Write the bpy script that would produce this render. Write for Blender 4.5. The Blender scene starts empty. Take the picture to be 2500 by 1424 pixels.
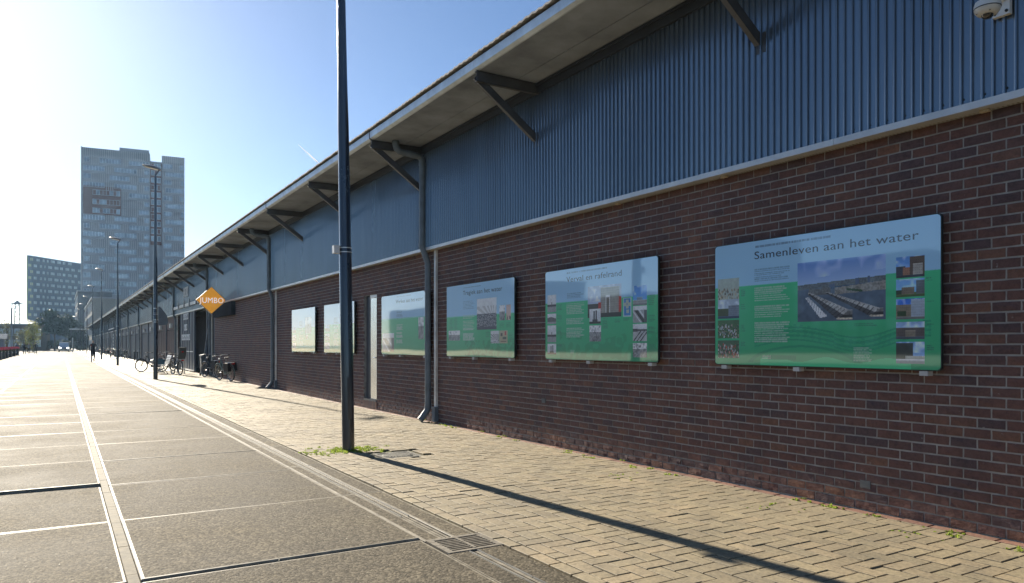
import bpy, bmesh, math, random
import numpy as np
from mathutils import Vector, Matrix, Euler
R = math.radians
random.seed(7); rng = np.random.default_rng(7)
scene = bpy.context.scene
C = scene.collection

# ---------------------------------------------------------------- camera, sky, sun, exposure
EYE = 1.5
HEAD = math.atan(1100/1800)                       # camera heading, to the right of the street
cam_d = bpy.data.cameras.new('camera'); cam = bpy.data.objects.new('camera', cam_d); C.objects.link(cam)
cam.location = (0, 0, EYE); cam.rotation_euler = (R(90), 0, -HEAD)
cam_d.sensor_width = 36; cam_d.lens = 36*1800/2500; cam_d.shift_y = 0.052
cam_d.clip_start = 0.05; cam_d.clip_end = 30000
scene.camera = cam

SUN_AZ, SUN_EL = R(5.7), R(23.5)                  # left of the street direction, above the horizon
world = bpy.data.worlds.new("World"); scene.world = world; world.use_nodes = True
wn = world.node_tree; bg = wn.nodes['Background']
sky = wn.nodes.new('ShaderNodeTexSky'); sky.sky_type = 'NISHITA'; sky.sun_disc = False
sky.sun_elevation = SUN_EL; sky.sun_rotation = -SUN_AZ
sky.air_density = 0.85; sky.dust_density = 0.33; sky.ozone_density = 4.5; sky.altitude = 0
wn.links.new(sky.outputs[0], bg.inputs[0]); bg.inputs[1].default_value = 0.05
sd = bpy.data.lights.new('sun', 'SUN'); sd.energy = 4.4; sd.angle = R(0.53); sd.color = (1, .90, .74)
sun = bpy.data.objects.new('sun', sd); C.objects.link(sun)
sdir = Vector((-math.sin(SUN_AZ)*math.cos(SUN_EL), math.cos(SUN_AZ)*math.cos(SUN_EL), math.sin(SUN_EL)))
sun.rotation_euler = sdir.to_track_quat('Z', 'Y').to_euler(); sun.location = (0, 0, 30)
vs = scene.view_settings
vs.view_transform = 'Standard'; vs.look = 'None'; vs.gamma = 1; vs.use_curve_mapping = False
vs.exposure = 1.36
scene.render.engine = 'CYCLES'
scene.cycles.use_denoising = True
scene.cycles.max_bounces = 6; scene.cycles.diffuse_bounces = 3; scene.cycles.glossy_bounces = 3
scene.cycles.sample_clamp_indirect = 6
scene.cycles.caustics_reflective = False; scene.cycles.caustics_refractive = False

# ---------------------------------------------------------------- helpers
def rgb(h):
    h = h.lstrip('#'); v = [int(h[i:i+2], 16)/255 for i in (0, 2, 4)]
    return tuple((c/12.92 if c <= .04045 else ((c+.055)/1.055)**2.4) for c in v)

class N:
    """small node wrapper"""
    def __init__(s, m):
        s.t = m.node_tree; s.n = s.t.nodes; s.l = s.t.links
    def new(s, kind, **kw):
        n = s.n.new(kind)
        for k, v in kw.items():
            if k.startswith('i_'):
                n.inputs[k[2:].replace('_', ' ')].default_value = v
            else: setattr(n, k, v)
        return n
    def link(s, a, b): s.l.new(a, b)
    def math(s, op, a, b=0.0):
        n = s.n.new('ShaderNodeMath'); n.operation = op
        for i, x in enumerate((a, b)):
            if isinstance(x, (int, float)): n.inputs[i].default_value = x
            else: s.l.new(x, n.inputs[i])
        return n.outputs[0]
    def mix(s, f, a, b, blend='MIX'):
        n = s.n.new('ShaderNodeMix'); n.data_type = 'RGBA'; n.blend_type = blend
        for i, x in ((0, f), (6, a), (7, b)):
            if isinstance(x, (int, float)): n.inputs[i].default_value = x
            elif isinstance(x, tuple): n.inputs[i].default_value = (*x[:3], 1)
            else: s.l.new(x, n.inputs[i])
        return n.outputs[2]

def noise(nn, vec, scale, detail=4, rough=.55, stretch=None):
    if stretch is not None:
        mp = nn.new('ShaderNodeMapping'); mp.inputs['Scale'].default_value = stretch
        nn.link(vec, mp.inputs[0]); vec = mp.outputs[0]
    t = nn.new('ShaderNodeTexNoise'); t.inputs['Scale'].default_value = scale
    t.inputs['Detail'].default_value = detail; t.inputs['Roughness'].default_value = rough
    nn.link(vec, t.inputs['Vector']); return t.outputs['Fac']

def ramp(nn, fac, stops):
    r = nn.new('ShaderNodeValToRGB'); e = r.color_ramp.elements
    while len(e) < len(stops): e.new(.5)
    for i, (p, c) in enumerate(stops):
        e[i].position = p; e[i].color = (*c, 1) if len(c) == 3 else c
    nn.link(fac, r.inputs[0]); return r.outputs[0]

MATS = {}
def mat(name, c, r=.6, metal=0., var=.12, vs=3., bump=0., bs=60., coat=0., cr=.05, stretch=None, spec=.5, emis=0.):
    if name in MATS: return MATS[name]
    m = bpy.data.materials.new(name); m.use_nodes = True; nn = N(m)
    b = nn.n['Principled BSDF']
    b.inputs['Roughness'].default_value = r; b.inputs['Metallic'].default_value = metal
    b.inputs['Coat Weight'].default_value = coat; b.inputs['Coat Roughness'].default_value = cr
    b.inputs['Specular IOR Level'].default_value = spec
    g = nn.new('ShaderNodeNewGeometry').outputs['Position']
    f = noise(nn, g, vs, 5, .6, stretch)
    lo = tuple(x*(1-var*1.6) for x in c); hi = tuple(min(1, x*(1+var*1.6)) for x in c)
    col = ramp(nn, f, [(.3, lo), (.7, hi)])
    nn.link(col, b.inputs['Base Color'])
    rr = nn.math('ADD', nn.math('MULTIPLY', f, .24), r-.12); nn.link(rr, b.inputs['Roughness'])
    if bump:
        bf = noise(nn, g, bs, 3, .6)
        bn = nn.new('ShaderNodeBump'); bn.inputs['Strength'].default_value = 1; bn.inputs['Distance'].default_value = bump
        nn.link(bf, bn.inputs['Height']); nn.link(bn.outputs[0], b.inputs['Normal'])
    if emis:
        b.inputs['Emission Color'].default_value = (*c, 1); b.inputs['Emission Strength'].default_value = emis
    MATS[name] = m; return m

class MB:
    def __init__(s): s.v = []; s.f = []; s.m = []; s.r = []
    def add(s, vs, fs, m=0, rnd=0.):
        o = len(s.v); s.v += [tuple(p) for p in vs]
        for f in fs: s.f.append(tuple(i+o for i in f)); s.m.append(m); s.r.append(rnd)
        return s
    def box(s, x0, x1, y0, y1, z0, z1, m=0, rnd=0.):
        v = [(x0,y0,z0),(x1,y0,z0),(x1,y1,z0),(x0,y1,z0),(x0,y0,z1),(x1,y0,z1),(x1,y1,z1),(x0,y1,z1)]
        return s.add(v, [(0,3,2,1),(4,5,6,7),(0,1,5,4),(1,2,6,5),(2,3,7,6),(3,0,4,7)], m, rnd)
    def obox(s, c, size, rot=None, m=0):
        M = rot.to_matrix() if rot else Matrix.Identity(3)
        hx, hy, hz = [q/2 for q in size]
        v = [Vector(c)+M@Vector((a*hx, b*hy, d*hz)) for d in (-1,1) for a,b in ((-1,-1),(1,-1),(1,1),(-1,1))]
        return s.add(v, [(0,3,2,1),(4,5,6,7),(0,1,5,4),(1,2,6,5),(2,3,7,6),(3,0,4,7)], m)
    def tube(s, pts, rad, n=8, m=0, caps=True, up=None):
        pts = [Vector(p) for p in pts]
        if isinstance(rad, (int, float)): rad = [rad]*len(pts)
        vs = []; prev = None
        for i, p in enumerate(pts):
            a = pts[max(0, i-1)]; b = pts[min(len(pts)-1, i+1)]
            t = (b-a).normalized()
            if prev is None:
                ref = Vector((0,0,1)) if abs(t.z) < .9 else Vector((1,0,0))
                x = t.cross(ref).normalized()
            else: x = (prev - t*prev.dot(t)).normalized()
            prev = x; y = t.cross(x)
            for k in range(n):
                an = 2*math.pi*k/n; vs.append(p+(x*math.cos(an)+y*math.sin(an))*rad[i])
        fs = []
        for i in range(len(pts)-1):
            for k in range(n):
                a = i*n+k; b = i*n+(k+1)%n; fs.append((a, b, b+n, a+n))
        if caps: fs += [tuple(range(n))[::-1], tuple(range((len(pts)-1)*n, len(pts)*n))]
        return s.add(vs, fs, m)
    def ring(s, c, rad, tr, axis, n=20, k=6, m=0):
        c = Vector(c); axis = Vector(axis).normalized()
        u = axis.orthogonal().normalized(); w = axis.cross(u); vs = []
        for i in range(n):
            a = 2*math.pi*i/n; d = u*math.cos(a)+w*math.sin(a)
            for j in range(k):
                b = 2*math.pi*j/k; vs.append(c+d*(rad+tr*math.cos(b))+axis*tr*math.sin(b))
        fs = [(i*k+j, ((i+1)%n)*k+j, ((i+1)%n)*k+(j+1)%k, i*k+(j+1)%k) for i in range(n) for j in range(k)]
        return s.add(vs, fs, m)
    def lathe(s, prof, c=(0,0,0), n=16, m=0):
        vs = [(c[0]+r*math.cos(2*math.pi*k/n), c[1]+r*math.sin(2*math.pi*k/n), c[2]+z) for r, z in prof for k in range(n)]
        fs = [(i*n+k, i*n+(k+1)%n, (i+1)*n+(k+1)%n, (i+1)*n+k) for i in range(len(prof)-1) for k in range(n)]
        fs += [tuple(range(n))[::-1], tuple(range((len(prof)-1)*n, len(prof)*n))]
        return s.add(vs, fs, m)
    def prism(s, poly, fn, a, b, m=0):
        """poly 2D points; fn(u, v, w) -> xyz; extruded w from a to b"""
        n = len(poly); vs = [fn(u, v, a) for u, v in poly]+[fn(u, v, b) for u, v in poly]
        fs = [tuple(range(n))[::-1], tuple(range(n, 2*n))]+[(i, (i+1)%n, (i+1)%n+n, i+n) for i in range(n)]
        return s.add(vs, fs, m)
    def mesh(s, name, mats, smooth=False, recalc=True):
        me = bpy.data.meshes.new(name); me.from_pydata(s.v, [], s.f)
        for mm in (mats if isinstance(mats, (list, tuple)) else [mats]): me.materials.append(mm)
        if any(s.m): me.polygons.foreach_set('material_index', s.m)
        if any(s.r):
            at = me.attributes.new('rnd', 'FLOAT', 'FACE'); at.data.foreach_set('value', s.r)
        if recalc:
            bm = bmesh.new(); bm.from_mesh(me); bmesh.ops.recalc_face_normals(bm, faces=bm.faces); bm.to_mesh(me); bm.free()
        if smooth:
            me.polygons.foreach_set('use_smooth', [True]*len(me.polygons))
            try: me.set_sharp_from_angle(angle=R(40))
            except Exception: pass
        me.update(); return me
    def build(s, name, mats, parent=None, smooth=False, world=True, recalc=True):
        return place(name, s.mesh(name, mats, smooth, recalc), parent, world)

def place(name, me, parent=None, world=True, loc=None):
    o = bpy.data.objects.new(name, me); C.objects.link(o)
    if parent is not None:
        o.parent = parent
        if world and parent.parent is None and parent.type == 'EMPTY':
            o.matrix_parent_inverse = Matrix.Translation(-Vector(parent.location))
    if loc is not None: o.location = loc
    return o
def tag(o, label=None, cat=None, group=None, kind=None):
    if label: o['label'] = label
    if cat: o['category'] = cat
    if group: o['group'] = group
    if kind: o['kind'] = kind
    return o
def thing(name, label, cat, loc=(0,0,0), rz=0, group=None):
    o = bpy.data.objects.new(name, None); C.objects.link(o); o.empty_display_size = .2
    o.location = loc; o.rotation_euler = (0, 0, rz)
    return tag(o, label, cat, group)
def copy_tree(o, loc, rz=None, label=None, parent=None):
    c = o.copy(); C.objects.link(c)
    if parent is not None: c.parent = parent
    if loc is not None: c.location = loc
    if rz is not None: c.rotation_euler = (0, 0, rz)
    if label: c['label'] = label
    for ch in [x for x in CH.get(o.name, [])]: copy_tree(ch, None, parent=c)
    return c
CH = {}
def index_children():
    CH.clear()
    for o in bpy.data.objects:
        if o.parent: CH.setdefault(o.parent.name, []).append(o)

# ---------------------------------------------------------------- materials
def brick_mat(name, stops, bump, rough, bs=55, speck=True):
    m = bpy.data.materials.new(name); m.use_nodes = True; nn = N(m); b = nn.n['Principled BSDF']
    at = nn.new('ShaderNodeAttribute', attribute_name='rnd').outputs['Fac']
    oi = nn.new('ShaderNodeObjectInfo').outputs['Random']
    f = nn.math('FRACT', nn.math('ADD', at, oi))
    col = ramp(nn, f, stops)
    g = nn.new('ShaderNodeNewGeometry').outputs['Position']
    n1 = noise(nn, g, 30, 6, .7); n2 = noise(nn, g, 4, 3, .5)
    col = nn.mix(.75, col, ramp(nn, n1, [(.28, (.35,.35,.37)), (.55, (1,1,1)), (.8, (1.35,1.3,1.25))]), 'MULTIPLY')
    col = nn.mix(.5, col, ramp(nn, n2, [(.3, (.72,.72,.75)), (.7, (1.2,1.17,1.1))]), 'MULTIPLY')
    n5 = noise(nn, g, 1.1, 4, .6, (1, 1, .3)); col = nn.mix(.8, col, ramp(nn, n5, [(.3, (.80,.80,.83)), (.7, (1.22,1.18,1.14))]), 'MULTIPLY')
    if speck:
        n3 = noise(nn, g, 22, 2, .5)
        col = nn.mix(ramp(nn, n3, [(.72, (0,0,0)), (.80, (.5,.5,.5))]), col, (.45,.43,.40))
    nn.link(col, b.inputs['Base Color']); b.inputs['Roughness'].default_value = rough
    bf = noise(nn, g, bs, 5, .65, (1, .55, 1.3))
    bn = nn.new('ShaderNodeBump'); bn.inputs['Strength'].default_value = 1; bn.inputs['Distance'].default_value = bump
    nn.link(bf, bn.inputs['Height']); nn.link(bn.outputs[0], b.inputs['Normal'])
    return m
M_BRICK = brick_mat('clay_brick', [(0, (.105,.068,.070)), (.2, (.138,.078,.070)), (.45, (.172,.088,.070)), (.72, (.155,.078,.066)), (.88, (.215,.110,.074)), (.95, (.115,.074,.076)), (1, (.105,.068,.070))], .008, .82, 34)
M_PAVER = brick_mat('yellow_clay_paver', [(0, (.28,.235,.155)), (.3, (.33,.28,.18)), (.6, (.30,.255,.17)), (.85, (.36,.295,.19)), (1, (.28,.235,.155))], .0015, .72, 120, False)
M_PAVERED = brick_mat('red_clay_paver', [(0, (.24,.13,.10)), (.5, (.30,.17,.12)), (1, (.24,.13,.10))], .0015, .65, 120, False)
M_MORTAR = mat('mortar', (.36,.345,.315), .9, var=.2, vs=6, bump=.002, bs=150)

def joint_mat():
    m = bpy.data.materials.new('paver_joint_sand'); m.use_nodes = True; nn = N(m); b = nn.n['Principled BSDF']
    g = nn.new('ShaderNodeNewGeometry').outputs['Position']
    a = noise(nn, g, 1.3, 5, .65); c = noise(nn, g, 60, 3)
    col = ramp(nn, a, [(.42, (.17,.145,.10)), (.58, (.17,.17,.07)), (.72, (.12,.17,.03))])
    col = nn.mix(.6, col, ramp(nn, c, [(.3, (.5,.5,.5)), (.7, (1.4,1.4,1.4))]), 'MULTIPLY')
    nn.link(col, b.inputs['Base Color']); b.inputs['Roughness'].default_value = .95
    return m
M_JOINT = joint_mat()

def aggregate_mat(name, base, gloss):
    """exposed-aggregate concrete: pale chips in darker cement"""
    m = bpy.data.materials.new(name); m.use_nodes = True; nn = N(m); b = nn.n['Principled BSDF']
    g = nn.new('ShaderNodeNewGeometry').outputs['Position']
    vo = nn.new('ShaderNodeTexVoronoi'); vo.inputs['Scale'].default_value = 62; nn.link(g, vo.inputs['Vector'])
    cell = nn.new('ShaderNodeSeparateColor'); nn.link(vo.outputs['Color'], cell.inputs[0])
    chips = ramp(nn, cell.outputs[0], [(0, tuple(x*.42 for x in base)), (.35, tuple(x*.75 for x in base)), (.7, tuple(x*1.15 for x in base)), (1, tuple(x*1.8 for x in base))])
    n2 = noise(nn, g, .9, 6, .65); n3 = noise(nn, g, 9, 4, .6)
    oi = nn.new('ShaderNodeObjectInfo').outputs['Random']
    col = nn.mix(.8, chips, ramp(nn, n2, [(.3, (.60,.59,.58)), (.5, (.95,.94,.92)), (.72, (1.28,1.26,1.20))]), 'MULTIPLY')
    col = nn.mix(.5, col, ramp(nn, n3, [(.3, (.75,.75,.75)), (.7, (1.2,1.2,1.2))]), 'MULTIPLY')
    col = nn.mix(.5, col, ramp(nn, oi, [(0, (.78,.78,.80)), (1, (1.15,1.13,1.08))]), 'MULTIPLY')
    nn.link(col, b.inputs['Base Color'])
    nn.link(nn.math('ADD', nn.math('MULTIPLY', n2, .28), gloss-.1), b.inputs['Roughness'])
    n4 = noise(nn, g, 190, 3, .6)
    h = nn.math('ADD', nn.math('MULTIPLY', vo.outputs['Distance'], -.6), nn.math('MULTIPLY', n4, .8))
    bn = nn.new('ShaderNodeBump'); b.inputs['Specular IOR Level'].default_value = .12
    bn.inputs['Strength'].default_value = .9; bn.inputs['Distance'].default_value = .0055
    nn.link(h, bn.inputs['Height']); nn.link(bn.outputs[0], b.inputs['Normal'])
    return m
M_AGG = aggregate_mat('exposed_aggregate_concrete', (.140,.121,.088), .76)
M_RIM = mat('worn_concrete_rim', (.27,.24,.185), .55, var=.25, vs=9, bump=.0006, bs=200, spec=.3)
M_STRIP = mat('joint_mortar_strip', (.20,.178,.135), .75, var=.5, vs=7, bump=.001, bs=60, spec=.12)
M_EARTH = mat('dark_joint_filling', (.035,.03,.025), .95, var=.3)
M_BLUE = mat('dark_blue_metal_paint', (.150,.195,.245), .24, metal=.55, var=.10, vs=1.2, stretch=(1,1,.15), coat=.6, cr=.12)
M_TRIM = mat('grey_trim_metal', (.60,.62,.63), .42, metal=.3, var=.08, vs=4)
M_ZINC = mat('zinc_gutter', (.66,.74,.80), .5, metal=.35, var=.14, vs=2.5)
M_ROOF = mat('fibre_cement_roof', (.42,.40,.37), .85, var=.25, vs=6, bump=.003)
M_SOFFIT = mat('grey_soffit_board', (.33,.375,.44), .8, var=.24, vs=1.1, bump=.0005)
M_STEEL = mat('dark_grey_painted_steel', (.085,.09,.098), .45, var=.15, vs=5)
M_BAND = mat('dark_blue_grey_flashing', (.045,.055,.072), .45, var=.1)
M_PIPE = mat('grey_blue_pipe', (.150,.185,.215), .45, var=.16, vs=5)
M_DUCT = mat('galvanised_duct', (.78,.78,.75), .35, metal=.3, var=.15, vs=4)
M_POST = mat('dark_lamp_post_paint', (.022,.031,.046), .3, var=.06, vs=2, coat=1, cr=.16)
M_WHITE = mat('white_plastic', (.75,.75,.73), .4, var=.05)
M_BLACK = mat('black_rubber', (.018,.018,.02), .6, var=.1)
M_DARK = mat('dark_void', (.012,.012,.014), .8, var=.1)
M_CHROME = mat('bright_metal', (.72,.72,.72), .22, metal=1, var=.05)
M_RUST = mat('dark_red_door_boards', (.075,.035,.032), .7, var=.25, vs=3, stretch=(1,1,.1))
M_SLATE = mat('slate_door_boards', (.065,.085,.115), .6, var=.2, vs=3, stretch=(1,1,.1))
M_RED = mat('red_reflector', (.55,.02,.02), .25, coat=.6)
M_GREEN = None

# ================================================================= SETTING
# ground sheets: quay side (with everything we stand on) and the far bank, water between
g = MB()
g.add([(-14,-60,-.16),(1500,-60,-.16),(1500,1500,-.16),(-14,1500,-.16)], [(0,1,2,3)])
M_GROUND = mat('weathered_quay_asphalt', (.17,.155,.13), .7, var=.2, vs=.6, bump=.002, bs=40)
tag(g.build('ground', M_GROUND), kind='structure')
g = MB(); g.add([(-1400,-300,-.16),(-85,-300,-.16),(-85,1500,-.16),(-1400,1500,-.16)], [(0,1,2,3)])
tag(g.build('far_bank_ground', mat('far_bank_soil', (.10,.10,.07), .9, var=.3, vs=.05)), kind='structure')
M_WATER = mat('harbour_water', (.02,.035,.04), .15, var=.1, vs=.3, bump=.02, bs=1.5)
g = MB(); g.add([(-85,-300,-1.6),(-14,-300,-1.6),(-14,1500,-1.6),(-85,1500,-1.6)], [(0,1,2,3)])
tag(g.build('water', M_WATER), kind='structure')
g = MB(); g.box(-14.6,-14.0,-60,400,-2.2,.02)
tag(g.build('quay_edge', mat('quay_stone', (.25,.24,.21), .8, var=.2)), kind='structure')

# ---- road of big concrete slabs
road = MB(); road.add([(-14,-8,-.10),(2.84,-8,-.10),(2.84,420,-.10),(-14,420,-.10)], [(0,1,2,3)])
road_o = tag(road.build('road', M_EARTH), kind='structure')
SL = 1.87; SY0 = 5.22
cols = [(.432,2.360,.0), (-1.635,.355,.004), (-3.64,-1.655,0), (-5.64,-3.66,.0), (-7.64,-5.66,0), (-9.64,-7.66,0), (-11.64,-9.66,0)]
def slab_mesh(w, l, mb=None, cx=0, cy=0, cz=0, tx=0, ty=0):
    own = mb is None
    if own: mb = MB()
    hx, hy = w/2, l/2; e, c = .016, .006
    vs = []
    for (dx, z) in ((e+c, .0), (c, -.001), (0, -c), (0, -.09)):
        for sx, sy in ((-1,-1),(1,-1),(1,1),(-1,1)):
            x, y = sx*(hx-dx), sy*(hy-dx); vs.append((cx+x, cy+y, cz+z+tx*x+ty*y))
    mb.add(vs, [(0,1,2,3)], 0)
    mb.add(vs, [(4*k+i, 4*k+(i+1)%4, 4*(k+1)+(i+1)%4, 4*(k+1)+i)[::-1] for k in range(3) for i in range(4)], 1)
    return mb
slab_cache = {}
n_obj = 0; rest = MB(); cand = []
for ci, (x0, x1, dz) in enumerate(cols):
    for k in range(-4, 100):
        cand.append((ci, k, x0, x1, dz))
def cam_depth(x, y): return x*math.sin(HEAD)+y*math.cos(HEAD)
def in_view(x, y, z=0, pad=60):
    d = cam_depth(x, y)
    if d < .5: return False
    r = x*math.cos(HEAD)-y*math.sin(HEAD); px = 1250+1800*r/d; py = 842-1800*(z-EYE)/d
    return -pad < px < 2500+pad and -pad < py < 1424+pad
cand.sort(key=lambda c: (not in_view((c[2]+c[3])/2, SY0+SL*(c[1]+.5), 0, 700), cam_depth((c[2]+c[3])/2, SY0+SL*(c[1]+.5))))
for ci, k, x0, x1, dz in cand:
    y0 = SY0+SL*k+.012; y1 = SY0+SL*(k+1)-.012; w = x1-x0; l = y1-y0
    z = dz+random.gauss(0, .0022)
    if ci == 0 and k == 0: z += .013
    if ci == 0 and k == -1: z -= .006
    if ci == 1 and k == 2: z += .022
    if ci == 1 and k == 3: z += .010
    if ci == 1 and k == 1: z -= .004
    tx, ty = random.gauss(0, .0010), random.gauss(0, .0012)
    if n_obj < 290 and k >= -1 and k < 80:
        key = round(w, 3)
        if key not in slab_cache: slab_cache[key] = slab_mesh(w, l).mesh('road_slab', [M_AGG, M_RIM])
        o = place('road_slab', slab_cache[key], road_o, False, ((x0+x1)/2, (y0+y1)/2, z))
        o.rotation_euler = (ty, -tx, 0); n_obj += 1
    else:
        slab_mesh(w, l, rest, (x0+x1)/2, (y0+y1)/2, z, tx, ty)
tag(rest.build('distant_road_slabs', [M_AGG, M_RIM], road_o), kind='stuff')
# patched joint strip between the two nearest columns
st = MB()
yy = -2.0
while yy < 120:
    l = random.uniform(.25, .9); a, b = .358+random.uniform(0,.004), .429-random.uniform(0,.004)
    z = -.002-abs(random.gauss(0, .0015))
    st.box(a, b, yy, yy+l-.008, -.09, z)
    yy += l
tag(st.build('joint_patching', M_STRIP, road_o), kind='stuff')

# ---- gutter of concrete elements with a slot drain
gut = MB(); gut.add([(2.358,-6,-.07),(2.83,-6,-.07),(2.83,260,-.07),(2.358,260,-.07)], [(0,1,2,3)])
gut_o = tag(gut.build('gutter', M_EARTH), kind='structure')
def strip_el(w, l):
    mb = MB(); slab = []
    hx, hy = w/2, l/2; c = .006
    vs = []
    for (dx, z) in ((.022, 0), (c*.6, -.001), (0, -c), (0, -.06)):
        for sx, sy in ((-1,-1),(1,-1),(1,1),(-1,1)): vs.append((sx*(hx-dx), sy*(hy-dx), z))
    mb.add(vs, [(0,1,2,3)], 0)
    mb.add(vs, [(4*k+i, 4*k+(i+1)%4, 4*(k+1)+(i+1)%4, 4*(k+1)+i)[::-1] for k in range(3) for i in range(4)], 1)
    return mb.mesh('gutter_slab', [M_AGG, M_RIM])
ga = strip_el(.150, 1.99); gb = strip_el(.195, 1.99)
for k in range(-2, 45):
    yc = 6.15+2.0*k
    if k in (-1,):          # the grate interrupts the run
        continue
    place('gutter_slab', ga, gut_o, False, (2.447, yc, -.002+random.gauss(0,.001)))
    place('gutter_slab', gb, gut_o, False, (2.712, yc, -.001+random.gauss(0,.001)))
# shortened elements either side of the grate
for (y0, y1) in ((3.155, 4.745), ):
    mb = MB(); mb.box(2.372,2.522,y0,y1,-.06,-.002); mb.build('gutter_slab', M_AGG, gut_o)
    mb = MB(); mb.box(2.615,2.81,y0,y1,-.06,-.001); mb.build('gutter_slab', M_AGG, gut_o)
rl = MB()
for (x0, x1, z) in ((2.528,2.540,.001),(2.596,2.608,.002)):
    y = -4.0
    while y < 240:
        if not (4.7 < y+1 < 5.3): pass
        for (a, b) in (((y, min(y+2, 4.74)) if y < 4.74 < y+2 else (y, y+1.992)),):
            if 4.74 <= a < 5.17: a = 5.17
            if b > a: rl.box(x0, x1, a, b, -.06, z+random.gauss(0,.0006))
        y += 2
ff = MB()
for (a_, b_) in ((-6, 4.74), (5.17, 240)): ff.box(2.5405, 2.562, a_, b_, -.06, -.008); ff.box(2.574, 2.5955, a_, b_, -.06, -.008)
for (a_, b_) in ((-6, 4.74), (5.17, 240)): ff.box(2.3605, 2.371, a_, b_, -.06, -.003); ff.box(2.523, 2.5275, a_, b_, -.06, -.004)
ff.build('joint_filling', M_RIM, gut_o)
rl.build('slot_drain_rail', mat('polished_drain_steel', (.38,.37,.34), .4, metal=.6, var=.1), gut_o)

gr = thing('drain_grate', 'cast iron drain grate with two rows of slots in the gutter beside the road', 'drain', (2.6, 4.955, 0))
M_IRON = mat('worn_cast_iron', (.22,.195,.155), .6, metal=.2, var=.25, vs=20)
fb = MB(); X0, X1, Y0, Y1 = 2.375, 2.835, 4.755, 5.155
fb.box(X0, X1, Y0, Y0+.035, -.05, .003); fb.box(X0, X1, Y1-.035, Y1, -.05, .003)
fb.box(X0, X0+.05, Y0+.035, Y1-.035, -.05, .0025); fb.box(X1-.04, X1, Y0+.035, Y1-.035, -.05, .0025)
fb.build('frame', M_IRON, gr)
gb_ = MB(); gb_.box(2.598,2.622,Y0+.035,Y1-.035,-.05,.006)
gb_.build('centre_bar', M_IRON, gr)
nb = 8
for side in ((X0+.05, 2.598), (2.622, X1-.04)):
    for i in range(nb+1):
        y = Y0+.035+(Y1-Y0-.07)*(i)/(nb); b = MB(); b.box(side[0], side[1], max(Y0+.035, y-.0075), min(Y1-.035, y+.0075), -.045, .001)
        b.build('grate_bar', M_IRON, gr)
pit = MB(); pit.box(X0+.051, X1-.041, Y0+.036, Y1-.036, -.0695, -.060); pit.build('pit', M_DARK, gr)

# ---- pavement of herringbone clay pavers
PX0, PX1 = 2.955, 6.085
pav = MB(); pav.add([(2.832,-6,-.022),(6.30,-6,-.022),(6.30,45,-.022),(2.832,45,-.022)], [(0,1,2,3)])
pav_o = tag(pav.build('pavement', M_JOINT), kind='structure')
def far_paving():
    m = bpy.data.materials.new('distant_clay_paving'); m.use_nodes = True; nn = N(m); b = nn.n['Principled BSDF']
    g = nn.new('ShaderNodeNewGeometry').outputs['Position']
    bt = nn.new('ShaderNodeTexBrick'); bt.inputs['Scale'].default_value = 1
    bt.inputs['Brick Width'].default_value = .21; bt.inputs['Row Height'].default_value = .105; bt.inputs['Mortar Size'].default_value = .006
    bt.inputs['Color1'].default_value = (.28,.235,.155,1); bt.inputs['Color2'].default_value = (.34,.285,.185,1); bt.inputs['Mortar'].default_value = (.15,.14,.08,1)
    nn.link(g, bt.inputs['Vector'])
    col = nn.mix(.6, bt.outputs['Color'], ramp(nn, noise(nn, g, .8, 5, .6), [(.3, (.7,.7,.7)), (.7, (1.25,1.22,1.15))]), 'MULTIPLY')
    nn.link(col, b.inputs['Base Color']); b.inputs['Roughness'].default_value = .65
    return m
fp = MB(); fp.add([(2.84,45,-.002),(6.30,45,-.002),(6.30,420,-.002),(2.84,420,-.002)], [(0,1,2,3)])
tag(fp.build('pavement', far_paving()), kind='structure')
def chamfer_top(mb, x0, x1, y0, y1, zt, zb, tx, ty, m=0, rnd=0., c=.0028, jit=.0):
    cx, cy = (x0+x1)/2, (y0+y1)/2; vs = []
    for (d, z) in ((c, zt), (0, zt-c*.8), (0, zb)):
        for sx, sy in ((0,0),(1,0),(1,1),(0,1)):
            x = x0+d if sx == 0 else x1-d; y = y0+d if sy == 0 else y1-d
            vs.append((x, y, z+(tx*(x-cx)+ty*(y-cy) if z > zb else 0)))
    mb.add(vs, [(0,1,2,3)]+[(4*k+(i+1)%4, 4*k+i, 4*(k+1)+i, 4*(k+1)+(i+1)%4)[::1] for k in range(2) for i in range(4)], m, rnd)
holes = [(3.64, 4.20, 9.14, 9.70)]
def hit(x0, x1, y0, y1, e=.0):
    return any(x1 > h[0]+e and x0 < h[1]-e and y1 > h[2]+e and y0 < h[3]-e for h in holes)
POSTS = [10.14]+[10.14+25.2*k for k in range(1, 10)]
u = .1290; pv = []
for j in range(-30, int(45/u)):
    for i in range(0, int((PX1-PX0)/u)+2):
        mm = (i+j) % 4
        if mm == 0: x0, x1, y0, y1 = i*u, (i+2)*u, j*u, (j+1)*u
        elif mm == 2: x0, x1, y0, y1 = i*u, (i+1)*u, j*u, (j+2)*u
        elif i == 0 and mm == 1: x0, x1, y0, y1 = 0, u, j*u, (j+1)*u
        else: continue
        x0 += PX0; x1 = min(x1+PX0, PX1)
        if x1-x0 < .03 or y0 < -3: continue
        if hit(x0, x1, y0, y1, .02): continue
        if any((x0+x1)/2-3.475 < .16 and (x0+x1)/2-3.475 > -.16 and abs((y0+y1)/2-py) < .14 for py in POSTS): continue
        pv.append((x0, x1, y0, y1, 0))
y = -3.0
while y < 45:
    pv.append((2.838, 2.952, y, y+.252, 0)); y += .256
y = -3.0
while y < 45:
    pv.append((6.089, 6.20, y, y+.25, 1)); y += .256
pv.sort(key=lambda p: (not in_view((p[0]+p[1])/2, (p[2]+p[3])/2, 0, 0), cam_depth((p[0]+p[1])/2, (p[2]+p[3])/2)))
prest = MB(); cache = {}
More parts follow.
